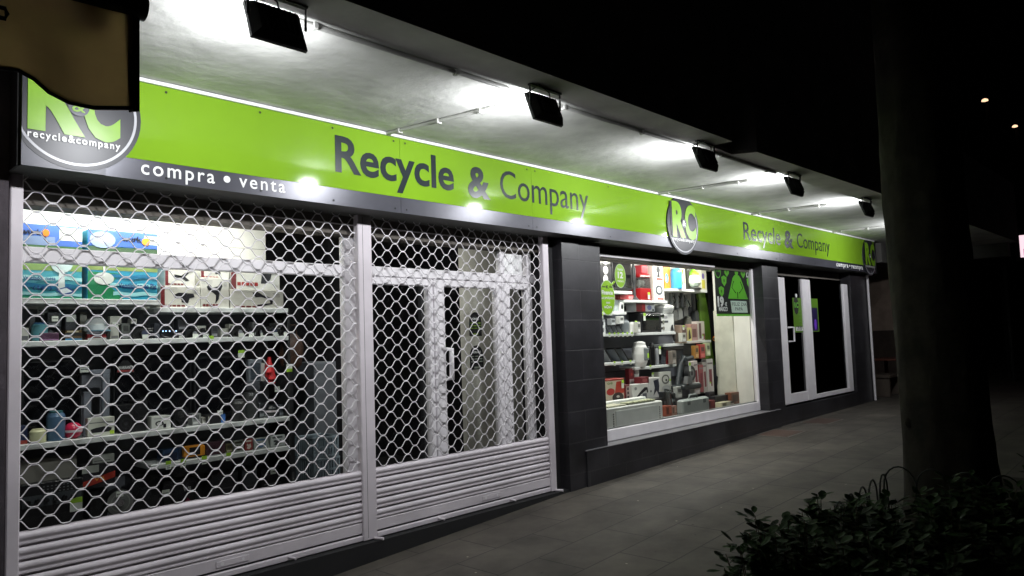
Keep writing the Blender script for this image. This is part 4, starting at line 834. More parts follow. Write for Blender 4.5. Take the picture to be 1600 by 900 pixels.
for k, u in enumerate((950, 965, 976)):
    x, _ = U(u, 556, .98); t = thing('tablet', ['tablet leaning at the far left of the lower shelf', 'tablet leaning between two others', 'tablet leaning beside the white fryer'][k], 'tablet', (x, .98, zD), 'tablets leaning in a row'); T = Matrix.Rotation(math.radians(-42), 4, 'Y')
    m = MB(); m.bbox(-.008, .008, -.07, .07, 0, .23, BLACK, .003); m.build('case', t, T); m = MB(); m.box(-.0105, -.0085, -.06, .06, .015, .215, P((120, 125, 132) if k else (150, 152, 155), .12)); m.build('screen', t, T)
x, _ = U(1000, 560, .93); t = thing('air_fryer', 'white egg shaped fryer with a lime sticker', 'fryer', (x, .93, zD2)); 
m = MB(); m.lathe(0, 0, [(.07, 0), (.095, .06), (.105, .16), (.095, .25), (.075, .285)], P((215, 215, 212), .25), 22); m.build('body', t); m = MB(); m.lathe(0, 0, [(.08, .286), (.078, .31), (.03, .325)], P((230, 230, 228), .25), 22); m.build('lid', t)
m = MB(); m.bbox(-.05, .05, -.112, -.09, .08, .24, P((120, 125, 128), .2), .01); m.box(-.0, .04, -.1135, -.1125, .11, .17, LIME); m.build('control_panel', t)
for k, (u, h, r, c) in enumerate(((1013, .25, .035, (24, 24, 26)), (1019, .30, .04, (20, 20, 22)), (1026, .24, .028, (150, 152, 156)))):
    jar(['black flask right of the white fryer', 'tall black coffee flask, middle of three', 'shiny steel flask, right of the two black ones'][k], u, 560, .95, zD2, r, h, c, (60, 62, 66), 'flask', 'flask')
tagcard('lime and white card hanging over the lower shelf', 1031, 547, .92, .05, .11)
x, _ = U(1040, 560, .95); t = thing('steam_iron', 'wine red steam iron standing on its heel on the lower shelf', 'iron', (x, .95, zD2)); m = MB(); m.prism([(-.06, 0), (.06, 0), (.02, .18), (-.02, .2)], -.03, .03, P((110, 25, 35), .3)); m.build('body', t); m = MB(); m.tube([(.05, 0, .02), (.08, 0, .09), (.02, 0, .16)], .012, P((170, 60, 50), .3)); m.build('handle', t); m = MB(); m.prism([(-.07, 0), (-.06, 0), (-.02, .2), (-.028, .2)], -.035, .035, CHROME); m.build('sole_plate', t)
# lower goods on the table
zT_ = U(990, 628, .72)[1]
t = thing('black_table', 'low black table carrying the red and white cartons', 'table', (7.4, .8, .6)); T = at(t); xt0, xt1 = U(925, 628, .72)[0], U(1034, 622, .72)[0]
m = MB(); m.bbox(xt0, xt1, .70, 1.1, zT_ - .03, zT_, BLACK, .004); m.build('top', t, T)
for x in (xt0 + .04, xt1 - .04):
    for y in (.73, 1.07): m = MB(); m.bbox(x - .02, x + .02, y - .02, y + .02, .6, zT_ - .031, BLACK, .003); m.build('leg', t, T)
carton('red and cream carton with a waffle maker picture, left on the black table', (944, 592, 976, 627), .78, .15, (150, 50, 42), [('r', (.05, .03, .95, .93), (190, 180, 160)), ('p', [(.5, .4), (.95, .4), (.95, .9), (.6, .88)], (170, 55, 40)), ('e', (.65, .25, .28, .2), (50, 38, 36)), ('e', (.3, .5, .2, .14), (165, 45, 40)), ('e', (.65, .28, .08, .05), (180, 175, 165)), ('t', 'Grill', .15, .4, .8, .08, (90, 130, 60), .03)], z0=zT_)
tagcard('lime and white card on the red waffle maker carton', 973, 600, .76, .05, .1)
carton('small dark red carton with three grey squares beside the waffle maker carton', (977, 601, 985, 624), .80, .1, (110, 38, 42), [('r', (.2, .1, .85, .9), (180, 160, 155))] + [('r', (.35, .18 + .25 * k, .7, .34 + .25 * k), (60, 48, 50)) for k in range(3)], z0=zT_)
carton('white carton with a black drill like cleaner picture on the black table', (988, 600, 1014, 626), .76, .12, (200, 200, 196), [('p', [(.15, .15), (.25, .1), (.5, .35), (.85, .6), (.88, .4), (.95, .45), (.92, .75), (.75, .78), (.45, .5)], INK), ('r', (.6, .1, .85, .4), (90, 92, 100)), ('e', (.2, .75, .08, .1), (130, 130, 132))], z0=zT_)
carton('white carton with a black juicer picture, right on the black table', (1014, 590, 1032, 622), .80, .12, (205, 205, 203), [('p', [(.35, .1), (.5, .5), (.4, .85), (.85, .92), (.9, .55), (.8, .1), (.65, .35)], (40, 44, 60)), ('r', (.1, .3, .2, .4), INK)], z0=zT_)
carton('tall white carton with a round black fan picture', (1031, 581, 1049, 615), .90, .12, (190, 190, 182), [('e', (.5, .66, .34, .22), (90, 90, 86)), ('e', (.5, .66, .24, .15), (190, 190, 182)), ('e', (.55, .62, .08, .06), INK), ('e', (.5, .25, .36, .14), (160, 162, 160))])
carton('narrow wine red and white carton standing behind the table goods', (983, 576, 991, 601), .95, .06, (120, 40, 46), [('r', (.05, .0, .95, .35), (185, 165, 165)), ('e', (.5, .65, .2, .1), (170, 60, 60))])
carton('narrow white carton standing behind the table goods', (992, 578, 999, 603), .97, .06, (190, 190, 186), [('e', (.4, .45, .2, .06), (170, 60, 60))])
carton('flat dark red carton lying on the white drill carton', (1001, 589, 1014, 599), .80, .1, (110, 40, 45), [('e', (.5, .5, .3, .3), (150, 80, 80))])
# white cutting machine case
x0_, x1_, za_, zb_ = PB((944, 636, 1032, 672), .50); t = thing('white_machine', 'big white low machine with a dashed front at the foot of the window', 'machine', ((x0_ + x1_) / 2, .5, .60)); T = at(t)
WM = P((240, 244, 240), .4)
m = MB(); m.bbox(x0_, x1_, .46, .74, .60, .83, WM, .01); m.build('case', t, T)
m = MB(); m.bbox(x0_ + .16, x1_ - .12, .452, .459, .62, .79, P((232, 238, 236), .35), .004); m.build('front_panel', t, T)
m = MB()
for k in range(6): m.box(x0_ + .11, x0_ + .125, .4565, .4595, .62 + k * .026, .635 + k * .026, BLACK); m.box(x1_ - .08, x1_ - .068, .4565, .4595, .62 + k * .026, .635 + k * .026, BLACK)
m.build('vents', t, T)
m = MB(); m.bbox(x0_ + .02, x1_ - .05, .66, .74, .831, .875, WM, .006); m.bbox(x0_ + .05, x0_ + .40, .48, .65, .831, .85, P((215, 215, 190), .4), .004); m.bbox(x0_ + .45, x1_ - .12, .48, .64, .831, .838, P((70, 76, 60), .5), .002)
for k in range(5): m.bbox(x0_ + .48 + k * .12, x0_ + .56 + k * .12, .50, .62, .839, .855, P((200, 205, 170), .4), .003)
m.build('trays', t, T)
# tools hanging on the wall, middle
for k, (u, v0_, v1_, c) in enumerate(((1053, 455, 503, (110, 112, 112)), (1061, 455, 500, (140, 142, 142)), (1069, 456, 495, (95, 97, 99)), (1076, 460, 520, (125, 126, 120)), (1087, 455, 506, (85, 88, 90)))):
    x, za_ = U(u, v1_, 1.08); _, zb_ = U(u, v0_, 1.08); h = zb_ - za_
    t = thing('hand_vacuum', ['grey hand vacuum, leftmost hanging on the wall', 'pale grey tube vacuum hanging second from the left', 'short grey hand vacuum hanging in the middle', 'bent beige grey vacuum hanging fourth', 'dark grey tube vacuum hanging beside the green board'][k], 'vacuum', (x, 1.1, za_), 'vacuum cleaners hanging on the wall')
    m = MB(); m.tube([(0, 0, h * .4), (0, 0, h)], .028, P(c, .4), 10); m.build('tube', t); m = MB(); m.prism([(-.05, 0), (.06, .02), (.06, h * .3), (.02, h * .42), (-.04, h * .36)], -.05, .03, P(tuple(q - 30 for q in c), .4)); m.build('head', t)
    m = MB(); m.tube([(.02, -.02, h * .6), (.05, -.04, h * .7), (.02, -.02, h * .85)], .008, BLACK, 6); m.build('handle', t)
# green board
gp = [(1091, 455), (1101, 455), (1108, 495), (1112, 540), (1118, 575), (1124, 606), (1108, 606), (1100, 560), (1096, 510)]
m = MB(); m.prism([U(u, v, 1.05) for u, v in gp][::-1], 1.05, 1.09, P((95, 130, 45), .5)); o = m.build('ironing_board'); tag(o, 'long bent olive green ironing board leaning behind the shelves', 'ironing board')
m = MB(); b = PB((1113, 452, 1128, 640), 1.12); m.box(b[0], b[1], 1.12, 1.15, .6, 2.4, BLACKM); m.build('dark_panel', B, TB)
x, z = U(1122, 529, .95); t = thing('cordless_drill', 'orange and black cordless drill hanging by the cream wall', 'drill', (x, .95, z)); m = MB(); m.tube([(-.12, 0, .0), (-.08, 0, .0)], .02, BLACK, 10); m.tube([(-.08, 0, 0), (.07, 0, .02)], .045, P((225, 140, 40), .4), 12); m.build('body', t); m = MB(); m.tube([(-.02, 0, -.03), (-.03, 0, -.15)], .024, BLACK, 10); m.bbox(-.07, .02, -.03, .03, -.2, -.15, BLACK, .005); m.build('handle', t)
x, z = U(1124, 590, .95); jar_ = 0
t = thing('backpack', 'dark grey rounded backpack standing under the drill', 'backpack', (x, .95, z - .2)); m = MB(); m.lathe(0, 0, [(.10, 0), (.14, .05), (.145, .22), (.11, .36), (.04, .41)], P((42, 44, 48), .8), 16); m.build('body', t); m = MB(); m.bbox(-.08, .08, -.16, -.11, .05, .2, P((34, 36, 40), .8), .02); m.build('pocket', t)
# cartons shelf F etc.
for k, (px, c, pr, l) in enumerate((
    ((1064, 508, 1074, 535), (150, 130, 115), [('r', (.2, .3, .8, .8), (90, 60, 55))], 'brown printed carton, first of the row right of the glass kettle'),
    ((1074, 512, 1081, 534), (200, 190, 120), [('p', [(.2, .1), (.8, .2), (.6, .9), (.3, .7)], (60, 50, 30))], 'yellow printed carton with a dark figure in the middle row'),
    ((1081, 506, 1090, 532), (165, 130, 125), [('r', (.1, .2, .8, .7), (110, 70, 66))], 'pinkish printed carton in the middle row'),
    ((1090, 502, 1101, 531), (196, 188, 180), [('r', (.2, .1, .5, .9), (90, 60, 60)), ('r', (.6, .05, .95, .35), (120, 40, 45))], 'pale carton with a red corner at the right end of the middle row'))):
    carton(l, px, .93 + .01 * k, .1, c, pr, z0=zF if k else zG)
x0_, x1_, za_, zb_ = PB((1040, 545, 1070, 562), 1.0)
carton('flat dark grey drawer unit under the short shelf', (1037, 543, 1068, 562), 1.0, .12, (66, 70, 74), [('r', (0, .85, 1, 1), (140, 145, 146))])
for k, (px, c, l) in enumerate((((1085, 564, 1092, 612), (190, 180, 176), 'white and red tall carton, first of the leaning group'), ((1092, 570, 1099, 613), (150, 70, 74), 'dark red tall carton in the leaning group'), ((1099, 566, 1105, 614), (180, 176, 170), 'tall pale carton, third of the leaning group'), ((1105, 561, 1115, 614), (205, 200, 198), 'tallest white carton with a wine red picture, right of the leaning group'))):
    carton(l, px, .82 + .02 * k, .08, c, [('r', (.3, .2, .75, .7), (120, 35, 50)), ('r', (.1, .85, .9, .9), (120, 110, 110))], tilt=(-3, 2, -2, 0)[k])
# bench machine (dark)
x, z = U(1072, 600, .78); t = thing('bench_machine', 'dark grey bench machine with an angled arm and a round wheel', 'machine', (x, .78, z - .05)); DK = P((50, 55, 58), .45)
m = MB(); m.bbox(-.2, .28, -.08, .12, -.02, .05, DK, .015); m.build('base', t)
m = MB(); m.tube([(-.13, .05, .04), (-.02, .05, .30), (.05, .05, .42)], .04, DK, 10); m.tube([(.02, .0, .38), (.2, 0, .40)], .028, DK, 10); m.build('arm', t)
m = MB(); m.tube([(.08, -.05, .19), (.08, .04, .19)], .10, P((44, 46, 48), .4), 24); m.disc(.08, -.052, .19, .06, .06, P((120, 122, 122), .3), 20, r0=.5); m.build('wheel', t)
m = MB(); m.prism([(-.12, .06), (.0, .06), (.03, .14), (-.09, .16)], -.09, -.03, P((110, 112, 112), .4)); m.build('guard', t)
tagcard('lime and white card stuck slanting on the dark bench machine', 1078, 573, .66, .05, .12)
t0 = PB((1062, 622, 1104, 652), .55); t = thing('tool_case', 'light grey moulded tool case with a carrying handle at the front right of the window', 'case', ((t0[0] + t0[1]) / 2, .55, .60)); T = at(t)
zt = t0[3]; m = MB(); m.bbox(t0[0], t0[1], .50, .60, .60, zt, P((165, 174, 171), .5), .02); m.build('shell', t, T); m = MB(); xm_ = (t0[0] + t0[1]) / 2; m.tube([(xm_ - .11, .55, zt - .01), (xm_ - .09, .55, zt + .045), (xm_ + .09, .55, zt + .045), (xm_ + .11, .55, zt - .01)], .014, P((120, 127, 125), .5)); m.build('handle', t, T)
for sx in (-.2, .2): m = MB(); m.bbox(xm_ + sx - .03, xm_ + sx + .03, .488, .50, zt - .07, zt - .02, P((100, 106, 105), .5), .004); m.build('latch', t, T)
for k, (px, c, y, l) in enumerate((((1041, 634, 1050, 658), (165, 90, 70), .6, 'orange and white pack standing beside the white machine'), ((1050, 634, 1058, 656), (190, 150, 135), .6, 'peach coloured pack beside the orange one'), ((1103, 626, 1118, 645), (120, 50, 50), .55, 'dark red pack right of the grey tool case'),
    ((1118, 618, 1138, 638), (48, 48, 52), .65, 'black carton behind the cream one'), ((1128, 628, 1142, 642), (205, 200, 170), .52, 'small cream carton near the corner of the window'), ((1143, 612, 1166, 638), (130, 85, 66), .60, 'brown printed carton in the right corner of the window'))):
    carton(l, px, y, .1, c, [('r', (.1, .2, .45, .8), tuple(int(q * .7) for q in c)), ('r', (.55, .3, .9, .9), tuple(min(230, int(q * 1.25)) for q in c))], z0=.60)
x, _ = U(1060, 640, .6)
t = thing('clear_bag', 'clear plastic bag of parts leaning behind the orange pack', 'bag', (x - .1, .62, .60)); m = MB(); m.prism([(-.06, 0), (.14, 0), (-.02, .32), (-.14, .34)], 0, .03, CLEARP); m.build('film', t); m = MB(); m.tube([(-.0, .015, .02), (-.06, .015, .3)], .012, P((170, 170, 165)), 6); m.tube([(.05, .015, .02), (-.03, .015, .26)], .01, P((150, 90, 70)), 6); m.build('contents', t)

SM2 = [((996, 503, 1001, 519), (190, 190, 184), 'slim white box between the lime card and the black oven', 'zC'), ((955, 498, 962, 508), (150, 154, 156), 'pale pack behind the leaning phones', None), ((968, 494, 975, 506), (196, 198, 194), 'white pack above the leaning phones', None),
       ((1050, 548, 1057, 571), (120, 112, 104), 'small brown box behind the wine red iron', 'zD2'), ((1058, 604, 1066, 622), (176, 178, 174), 'white box under the arm of the dark bench machine', None), ((1086, 540, 1092, 560), (165, 120, 60), 'ochre pack hanging over the leaning cartons', None),
       ((1094, 538, 1102, 560), (170, 60, 54), 'red pack hanging over the leaning cartons', None), ((1104, 536, 1110, 556), (170, 178, 140), 'pale green pack hanging by the green board', None), ((1066, 520, 1072, 534), (196, 196, 186), 'white sleeve in front of the brown printed carton', None),
       ((1108, 612, 1117, 626), (60, 58, 62), 'dark pack above the dark red one in the window corner', None), ((1140, 626, 1148, 640), (150, 140, 130), 'grey pack between the cream and the brown printed carton', '.6'), ((1085, 598, 1094, 616), (200, 200, 194), 'white leaflet pack beside the wheel of the bench machine', None),
       ((1046, 614, 1056, 630), (70, 72, 74), 'dark grey gadget right of the white machine trays', None), ((1036, 612, 1044, 634), (44, 46, 50), 'black gadget behind the orange pack', None)]
for px, c, l, zk in SM2:
    carton(l, px, {'.6': .6}.get(zk, .84 if px[3] < 600 else .74), .06, c, [('r', (.15, .1, .85, .35), tuple(min(235, q + 50) for q in c)), ('r', (.2, .5, .8, .8), tuple(int(q * .55) for q in c))], z0={'zC': zC, 'zD2': zD2, '.6': .60}.get(zk))
for u, v, l in ((1020, 586, 'lime and white card before the flat dark red carton'), (1068, 512, 'lime card over the brown printed carton'), (1098, 526, 'lime card low on the pale carton with the red corner'), (1047, 596, 'lime card on the round fan carton'), (1110, 600, 'lime card at the foot of the tallest leaning carton'), (941, 494, 'lime card at the left end of the narrow shelf')):
    tagcard(l, u, v, .72, .04, .06)
# stickers on the glass
BG = mat('sticker_green', (.26, .50, .02), .3, var=.03); RIM = mat('sticker_rim', (.5, .62, .4), .4)
ysk = YW + .02
t = thing('bubble_sticker', 'two linked lime bubble stickers on the glass lettered Financia and 12 meses', 'sticker', (U(946, 465, ysk)[0], ysk, U(946, 465, ysk)[1]))
def bub(u, v, rx, rz, nm):
    x, z = U(u, v, ysk); lx_, lz_ = x - t.location.x, z - t.location.z
    m = MB(); m.disc(lx_, -.0005, lz_, rx, rz, RIM, 36); m.disc(lx_, -.0015, lz_, rx * .93, rz * .95, BG, 36); return m, lx_, lz_
m, a, b = bub(969, 431, .105, .135, ''); m.text('hasta', a - .05, a + .05, b + .06, .03, -.003, WHITE, .01); m.text('12', a - .05, a + .05, b - .025, .07, -.003, WHITE, .04); m.text('meses', a - .06, a + .06, b - .07, .028, -.003, WHITE, .01); m.build('small_bubble', t)
m, a, b = bub(949, 465, .14, .195, ''); m.text('K', a - .02, a + .03, b + .10, .035, -.003, BLACK, .03); m.box(a - .09, a - .03, -.0035, -.003, b + .112, b + .122, BLACK); m.box(a + .04, a + .10, -.0035, -.003, b + .112, b + .122, BLACK)
m.text('Financia', a - .10, a + .10, b + .035, .045, -.003, WHITE, .03); m.text('tus productos', a - .12, a + .12, b - .015, .03, -.003, WHITE, .01); m.text('con', a - .03, a + .04, b - .065, .028, -.003, WHITE, .01); m.text('seQura', a - .07, a + .07, b - .115, .032, -.003, WHITE, .02); m.build('large_bubble', t)
m = MB(); x1_, z1_ = U(953, 447, ysk); x2_, z2_ = U(960, 440, ysk); m.tube([(x1_ - t.location.x, .001, z1_ - t.location.z), (x2_ - t.location.x, .001, z2_ - t.location.z)], .012, BG, 6); m.build('link', t)
# poster in the right window: plain generic caped figure and shields
yp = YW + .06
x0_, x1_ = U(1118, 455, yp)[0], U(1183, 455, yp)[0]; _, zt = U(1150, 412, yp); _, zb_ = U(1150, 491, yp)
t = thing('window_poster', 'black poster with a lime cloaked figure, shields and the words DTO. and 19', 'poster', ((x0_ + x1_) / 2, yp, zb_)); W_ = x1_ - x0_; H_ = zt + .03 - zb_
def pp(u, v): return (-W_ / 2 + W_ * u, H_ * v)
PG = P((105, 185, 55)); m = MB(); m.prism([pp(0, 0), pp(1, 0), pp(1, 1), pp(0, 1)], 0, .003, BLACKM); o = m.build('sheet', t)
m = MB(); m.prism([pp(-.0, -.035), pp(1, -.035), pp(1, .005), pp(0, .005)], -.004, -.001, PG); m.build('bottom_strip', t)
m = MB(); m.add([(pp(u, v)[0], -.002, pp(u, v)[1]) for u, v in ((.27, .29), (.75, .29), (.60, .68), (.55, .74), (.45, .74), (.40, .68))], [(0, 1, 2, 3, 4, 5)], PG)
m.disc(pp(.5, .8)[0], -.0022, pp(.5, .8)[1], .05, .055, PG, 16)
for sgn in (-1, 1): m.tube([(pp(.5 + sgn * .08, .62)[0], -.003, pp(0, .62)[1]), (pp(.5 + sgn * .13, .5)[0], -.003, pp(0, .5)[1]), (pp(.5 + sgn * .04, .40)[0], -.003, pp(0, .40)[1])], .006, BLACKM, 5)
m.tube([(pp(.5, .30)[0], -.003, pp(.5, .30)[1]), (pp(.5, .42)[0], -.003, pp(.5, .42)[1])], .006, BLACKM, 5)
for (u, v) in ((.27, .80), (.66, .80), (.2, .62), (.8, .62), (.13, .42), (.86, .42)):
    x, z = pp(u, v); s = .075; m.add([(x + dx * s, -.002, z + dz * s) for dx, dz in ((-1, .6), (0, .95), (1, .6), (.85, -.4), (0, -1.1), (-.85, -.4))], [tuple(range(6))], PG); m.disc(x, -.003, z, s * .3, s * .3, P((60, 110, 35)), 10)
m.disc(pp(.07, .79)[0], -.002, pp(.07, .79)[1], .085, .10, PG, 20, r0=.85); m.text('The', pp(.03, 0)[0], pp(.12, 0)[0], pp(0, .77)[1], .05, -.002, PG, .01)
m.build('print', t)
m = MB(); m.text('DTO.', pp(.74, 0)[0], pp(.97, 0)[0], pp(0, .72)[1], .075, -.002, WHITE, .04); m.text('19', pp(.03, 0)[0], pp(.17, 0)[0], pp(0, .15)[1], .13, -.002, WHITE, .06); m.text('€', pp(.19, 0)[0], pp(.24, 0)[0], pp(0, .15)[1], .05, -.002, WHITE, .04); m.text('MARZO', pp(.05, 0)[0], pp(.25, 0)[0], pp(0, .06)[1], .055, -.002, WHITE, .04); m.build('lettering', t)
m = MB(); m.prism([pp(.34, .03), pp(.72, .03), pp(.70, .25), pp(.32, .25)], -.006, -.004, P((205, 220, 210))); m.text('FELIZ DIA', pp(.35, 0)[0], pp(.70, 0)[0], pp(0, .16)[1], .045, -.007, P((70, 80, 76)), .01); m.text('PAPÁ', pp(.42, 0)[0], pp(.60, 0)[0], pp(0, .07)[1], .045, -.007, P((70, 80, 76)), .01); m.build('paper_note', t)
# poster on the end door
yq = .37
yq = .206
x0_, x1_ = U(1240, 495, yq)[0], U(1279, 495, yq)[0]; zt = U(1258, 466, yq)[1]; zb_ = U(1258, 519, yq)[1]
t = thing('door_poster', 'lime poster with a white price and a dark violet screen picture behind the end door', 'poster', ((x0_ + x1_) / 2, yq + .005, zb_)); W_ = x1_ - x0_; H_ = zt - zb_
m = MB(); m.prism([pp(0, 0), pp(1, 0), pp(1, 1), pp(0, 1)], -.004, -.001, P((84, 124, 30))); m.build('sheet', t)
m = MB(); m.disc(pp(.12, .78)[0], -.006, pp(.12, .78)[1], .09, .14, BLACKM, 20); m.text('R', pp(.05, 0)[0], pp(.11, 0)[0], pp(0, .72)[1], .08, -.008, PG, .04); m.text('C', pp(.12, 0)[0], pp(.2, 0)[0], pp(0, .72)[1], .08, -.008, PG, .04); m.prism([pp(.70, .03), pp(.96, .03), pp(.96, .72), pp(.70, .72)], -.006, -.0045, P((35, 25, 70))); m.disc(pp(.85, .22)[0], -.0065, pp(.85, .22)[1], .05, .09, P((110, 60, 190)), 16); m.box(pp(.06, 0)[0], pp(.40, 0)[0], -.006, -.0045, H_ * .05, H_ * .16, WHITE); m.text('139,90 €', pp(.09, 0)[0], pp(.37, 0)[0], H_ * .07, .06, -.007, BLACKM, .03)
for k in range(4): m.box(pp(.2, 0)[0], pp(.5, 0)[0], -.005, -.0045, H_ * (.3 + .1 * k), H_ * (.33 + .1 * k), P((90, 140, 35)))
m.build('print', t)
m = MB(); x, z = U(1244, 462, yq); m.disc(0, 0, 0, .03, .03, WHITE, 14, d=.005); o = m.build('suction_hook'); o.location = (x, yq - .003, z); tag(o, 'tiny white round hook above the lime door poster', 'hook')

# ================================================================== STREET: covers, tree, bed, fence
def cover(x, y, w_, d_, label):
    z = gz(x); t = thing('manhole_cover', label, 'manhole cover', (x, y, z), 'covers in the pavement')
    t.rotation_euler = (0, -math.atan((gz(x + .3) - gz(x - .3)) / .6), 0)
    m = MB(); m.bbox(-w_ / 2, w_ / 2, -d_ / 2, d_ / 2, -.02, .009, P((74, 56, 48), .6), .003); m.build('plate', t)
    m = MB(); F_ = P((100, 96, 90), .6)
    for a in ((-w_ / 2 - .03, w_ / 2 + .03, -d_ / 2 - .03, -d_ / 2 - .002), (-w_ / 2 - .03, w_ / 2 + .03, d_ / 2 + .002, d_ / 2 + .03), (-w_ / 2 - .03, -w_ / 2 - .002, -d_ / 2, d_ / 2), (w_ / 2 + .002, w_ / 2 + .03, -d_ / 2, d_ / 2)): m.box(*a, -.02, .007, F_)
    m.build('frame', t)
cover(9.75, -.12, .55, .40, 'nearer reddish manhole cover at the foot of the tiled plinth')
cover(11.2, -.12, .6, .36, 'farther reddish manhole cover in front of the end door')
GUM = P((150, 145, 132), .9); m = MB(); rg = random.Random(3)
for k in range(34):
    x = rg.uniform(2.5, 9); y = rg.uniform(-2.4, .1); r = rg.uniform(.004, .012); z = gz(x) + .0035
    m.add([(x + r * math.cos(a) * rg.uniform(.7, 1.2), y + r * math.sin(a) * rg.uniform(.7, 1.2), z) for a in [k2 * math.pi / 3 for k2 in range(6)]], [tuple(range(6))], GUM if k % 3 else BLACKM)
tag(m.build('litter_specks'), 'scattered crumbs and old gum spots on the pavement slabs', 'litter', kind='stuff')

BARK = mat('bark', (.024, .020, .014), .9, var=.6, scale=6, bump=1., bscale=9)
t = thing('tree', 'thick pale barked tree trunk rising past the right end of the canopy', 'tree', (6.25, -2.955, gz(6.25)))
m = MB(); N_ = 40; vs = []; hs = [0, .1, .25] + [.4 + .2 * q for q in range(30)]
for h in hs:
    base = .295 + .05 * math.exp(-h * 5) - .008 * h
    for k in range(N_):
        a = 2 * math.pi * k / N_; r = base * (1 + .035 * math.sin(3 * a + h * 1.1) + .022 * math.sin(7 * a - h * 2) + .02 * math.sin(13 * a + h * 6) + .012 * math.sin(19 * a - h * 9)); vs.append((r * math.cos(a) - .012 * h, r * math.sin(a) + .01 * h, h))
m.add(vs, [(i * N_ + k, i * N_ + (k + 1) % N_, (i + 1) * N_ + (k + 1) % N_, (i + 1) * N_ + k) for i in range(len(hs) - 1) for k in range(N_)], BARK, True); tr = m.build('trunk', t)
m = MB(); m.lathe(0, 0, [(.02, -.01), (.05, 0), (.035, .015), (.01, .01)], BARK, 12); kn = m.build('knot', tr); kn.matrix_basis = Matrix.Translation((-.228, .172, .75)) @ Matrix.Rotation(math.radians(-90), 4, 'Y') @ Matrix.Rotation(math.radians(35), 4, 'X')
LEAF = mat('leaf_green', (.018, .044, .010), .6, spec=.2, var=.45, scale=20); LEAF2 = mat('leaf_dark', (.011, .028, .008), .65, spec=.2, var=.4, scale=20); TWIG = mat('twig', (.05, .035, .02), .8)
def leafblade(m, p, d, up, L_, mt):
    L_ *= 1.25
    d = d.normalized(); s = d.cross(up)
    if s.length < .1: s = d.cross(Vector((1, 0, 0)))
    s.normalize(); n_ = s.cross(d); W = L_ * .36
    pts = [p, p + d * L_ * .3 + s * W * .75 + n_ * L_ * .03, p + d * L_ * .68 + s * W + n_ * L_ * .02, p + d * L_ * .98 + s * W * .35, p + d * L_ * 1.0 - s * W * .35, p + d * L_ * .68 - s * W + n_ * L_ * .02, p + d * L_ * .3 - s * W * .75 + n_ * L_ * .03, p + d * L_ * .5 - n_ * L_ * .05]
    m.add(pts, [(0, 1, 7), (1, 2, 7), (2, 3, 7), (3, 4, 7), (4, 5, 7), (5, 6, 7), (6, 0, 7)], mt)
# branches with leaves for the canopy of the tree, above the picture
m = MB(); ml = MB(); rg = random.Random(11)
for k in range(7):
    a = k * .9; tip = Vector((1.6 * math.cos(a), 1.2 * math.sin(a) - .8, 7.6 + rg.uniform(-.3, .8))); st = Vector((-.07, .06, 6.0)); m.tube([st, st * .5 + tip * .5 + Vector((0, 0, .3)), tip], .11, BARK, 8, r1=.02)
    for q in range(260):
        c = tip + Vector((rg.gauss(0, .5), rg.gauss(0, .5), rg.gauss(0, .35))); leafblade(ml, c, Vector((rg.uniform(-1, 1), rg.uniform(-1, 1), rg.uniform(-.6, .6))), Vector((0, 0, 1)), .09, LEAF)
m.build('limb', t); ml.build('crown', t)

def shrub(x, y, w_, h, n_stems, label, seed, nleaf=26):
    rg = random.Random(seed); z = gz(x) + .03; t = thing('shrub', label, 'shrub', (x, y, z), 'low shrubs in the planting bed')
    ms = MB(); mf = MB()
    for k in range(n_stems):
        a = rg.uniform(0, 2 * math.pi); rr = w_ * math.sqrt(rg.random()); b0 = Vector((rr * .5 * math.cos(a), rr * .5 * math.sin(a), 0))
        hh = h * rg.uniform(.72, 1.08) * (1 - .25 * (rr / w_) ** 2); tip = Vector((rr * math.cos(a), rr * math.sin(a), hh)); mid = (b0 + tip) / 2 + Vector((rg.uniform(-.03, .03), rg.uniform(-.03, .03), 0))
        pts = [b0, mid, tip]; ms.tube(pts, .005, TWIG, 5, r1=.002)
        for q in range(nleaf):
            f = rg.uniform(.3, 1); p = (b0 * (1 - f) ** 2 + mid * 2 * f * (1 - f) + tip * f * f) if f < 1 else tip
            a2 = rg.uniform(0, 6.283); d = Vector((math.cos(a2), math.sin(a2), rg.uniform(-.1, .9 if f > .8 else .5)))
            p2 = p + d * rg.uniform(.0, .035); leafblade(mf, p2, d, Vector((0, 0, 1)), rg.uniform(.035, .06), LEAF if rg.random() < .5 else LEAF2)
    ms.build('stems', t); mf.build('foliage', t)
shr = [(3.58, -2.84, .30, .62, 'shrub at the left corner of the bed, its twigs reaching over the pavement'), (4.2, -2.86, .34, .56, 'leafy shrub behind the left corner shrub, along the hoop fence'), (4.85, -2.92, .32, .44, 'low shrub in front of the hoops near the trunk'),
       (3.65, -3.3, .36, .58, 'nearest shrub at the bottom edge of the picture'), (4.5, -3.42, .38, .50, 'dark shrub in the middle of the bed'), (5.45, -3.3, .38, .46, 'dark shrub at the foot of the tree trunk'), (3.15, -3.15, .3, .42, 'low shrub cut off by the bottom of the picture'), (6.7, -3.75, .4, .5, 'dark shrub right of the tree trunk'), (5.2, -3.9, .4, .5, 'dark shrub at the lower right corner')]
for i, (x, y, w_, h, l) in enumerate(shr): shrub(x, y, w_, h, 48, l, 40 + i, 30)
t = shr[0]; ms = thing('shrub', 'thin twig of round leaves sticking out left of the shrubs over the slabs', 'shrub', (3.62, -2.74, gz(3.62)), 'low shrubs in the planting bed')
m = MB(); mf = MB(); rg = random.Random(5)
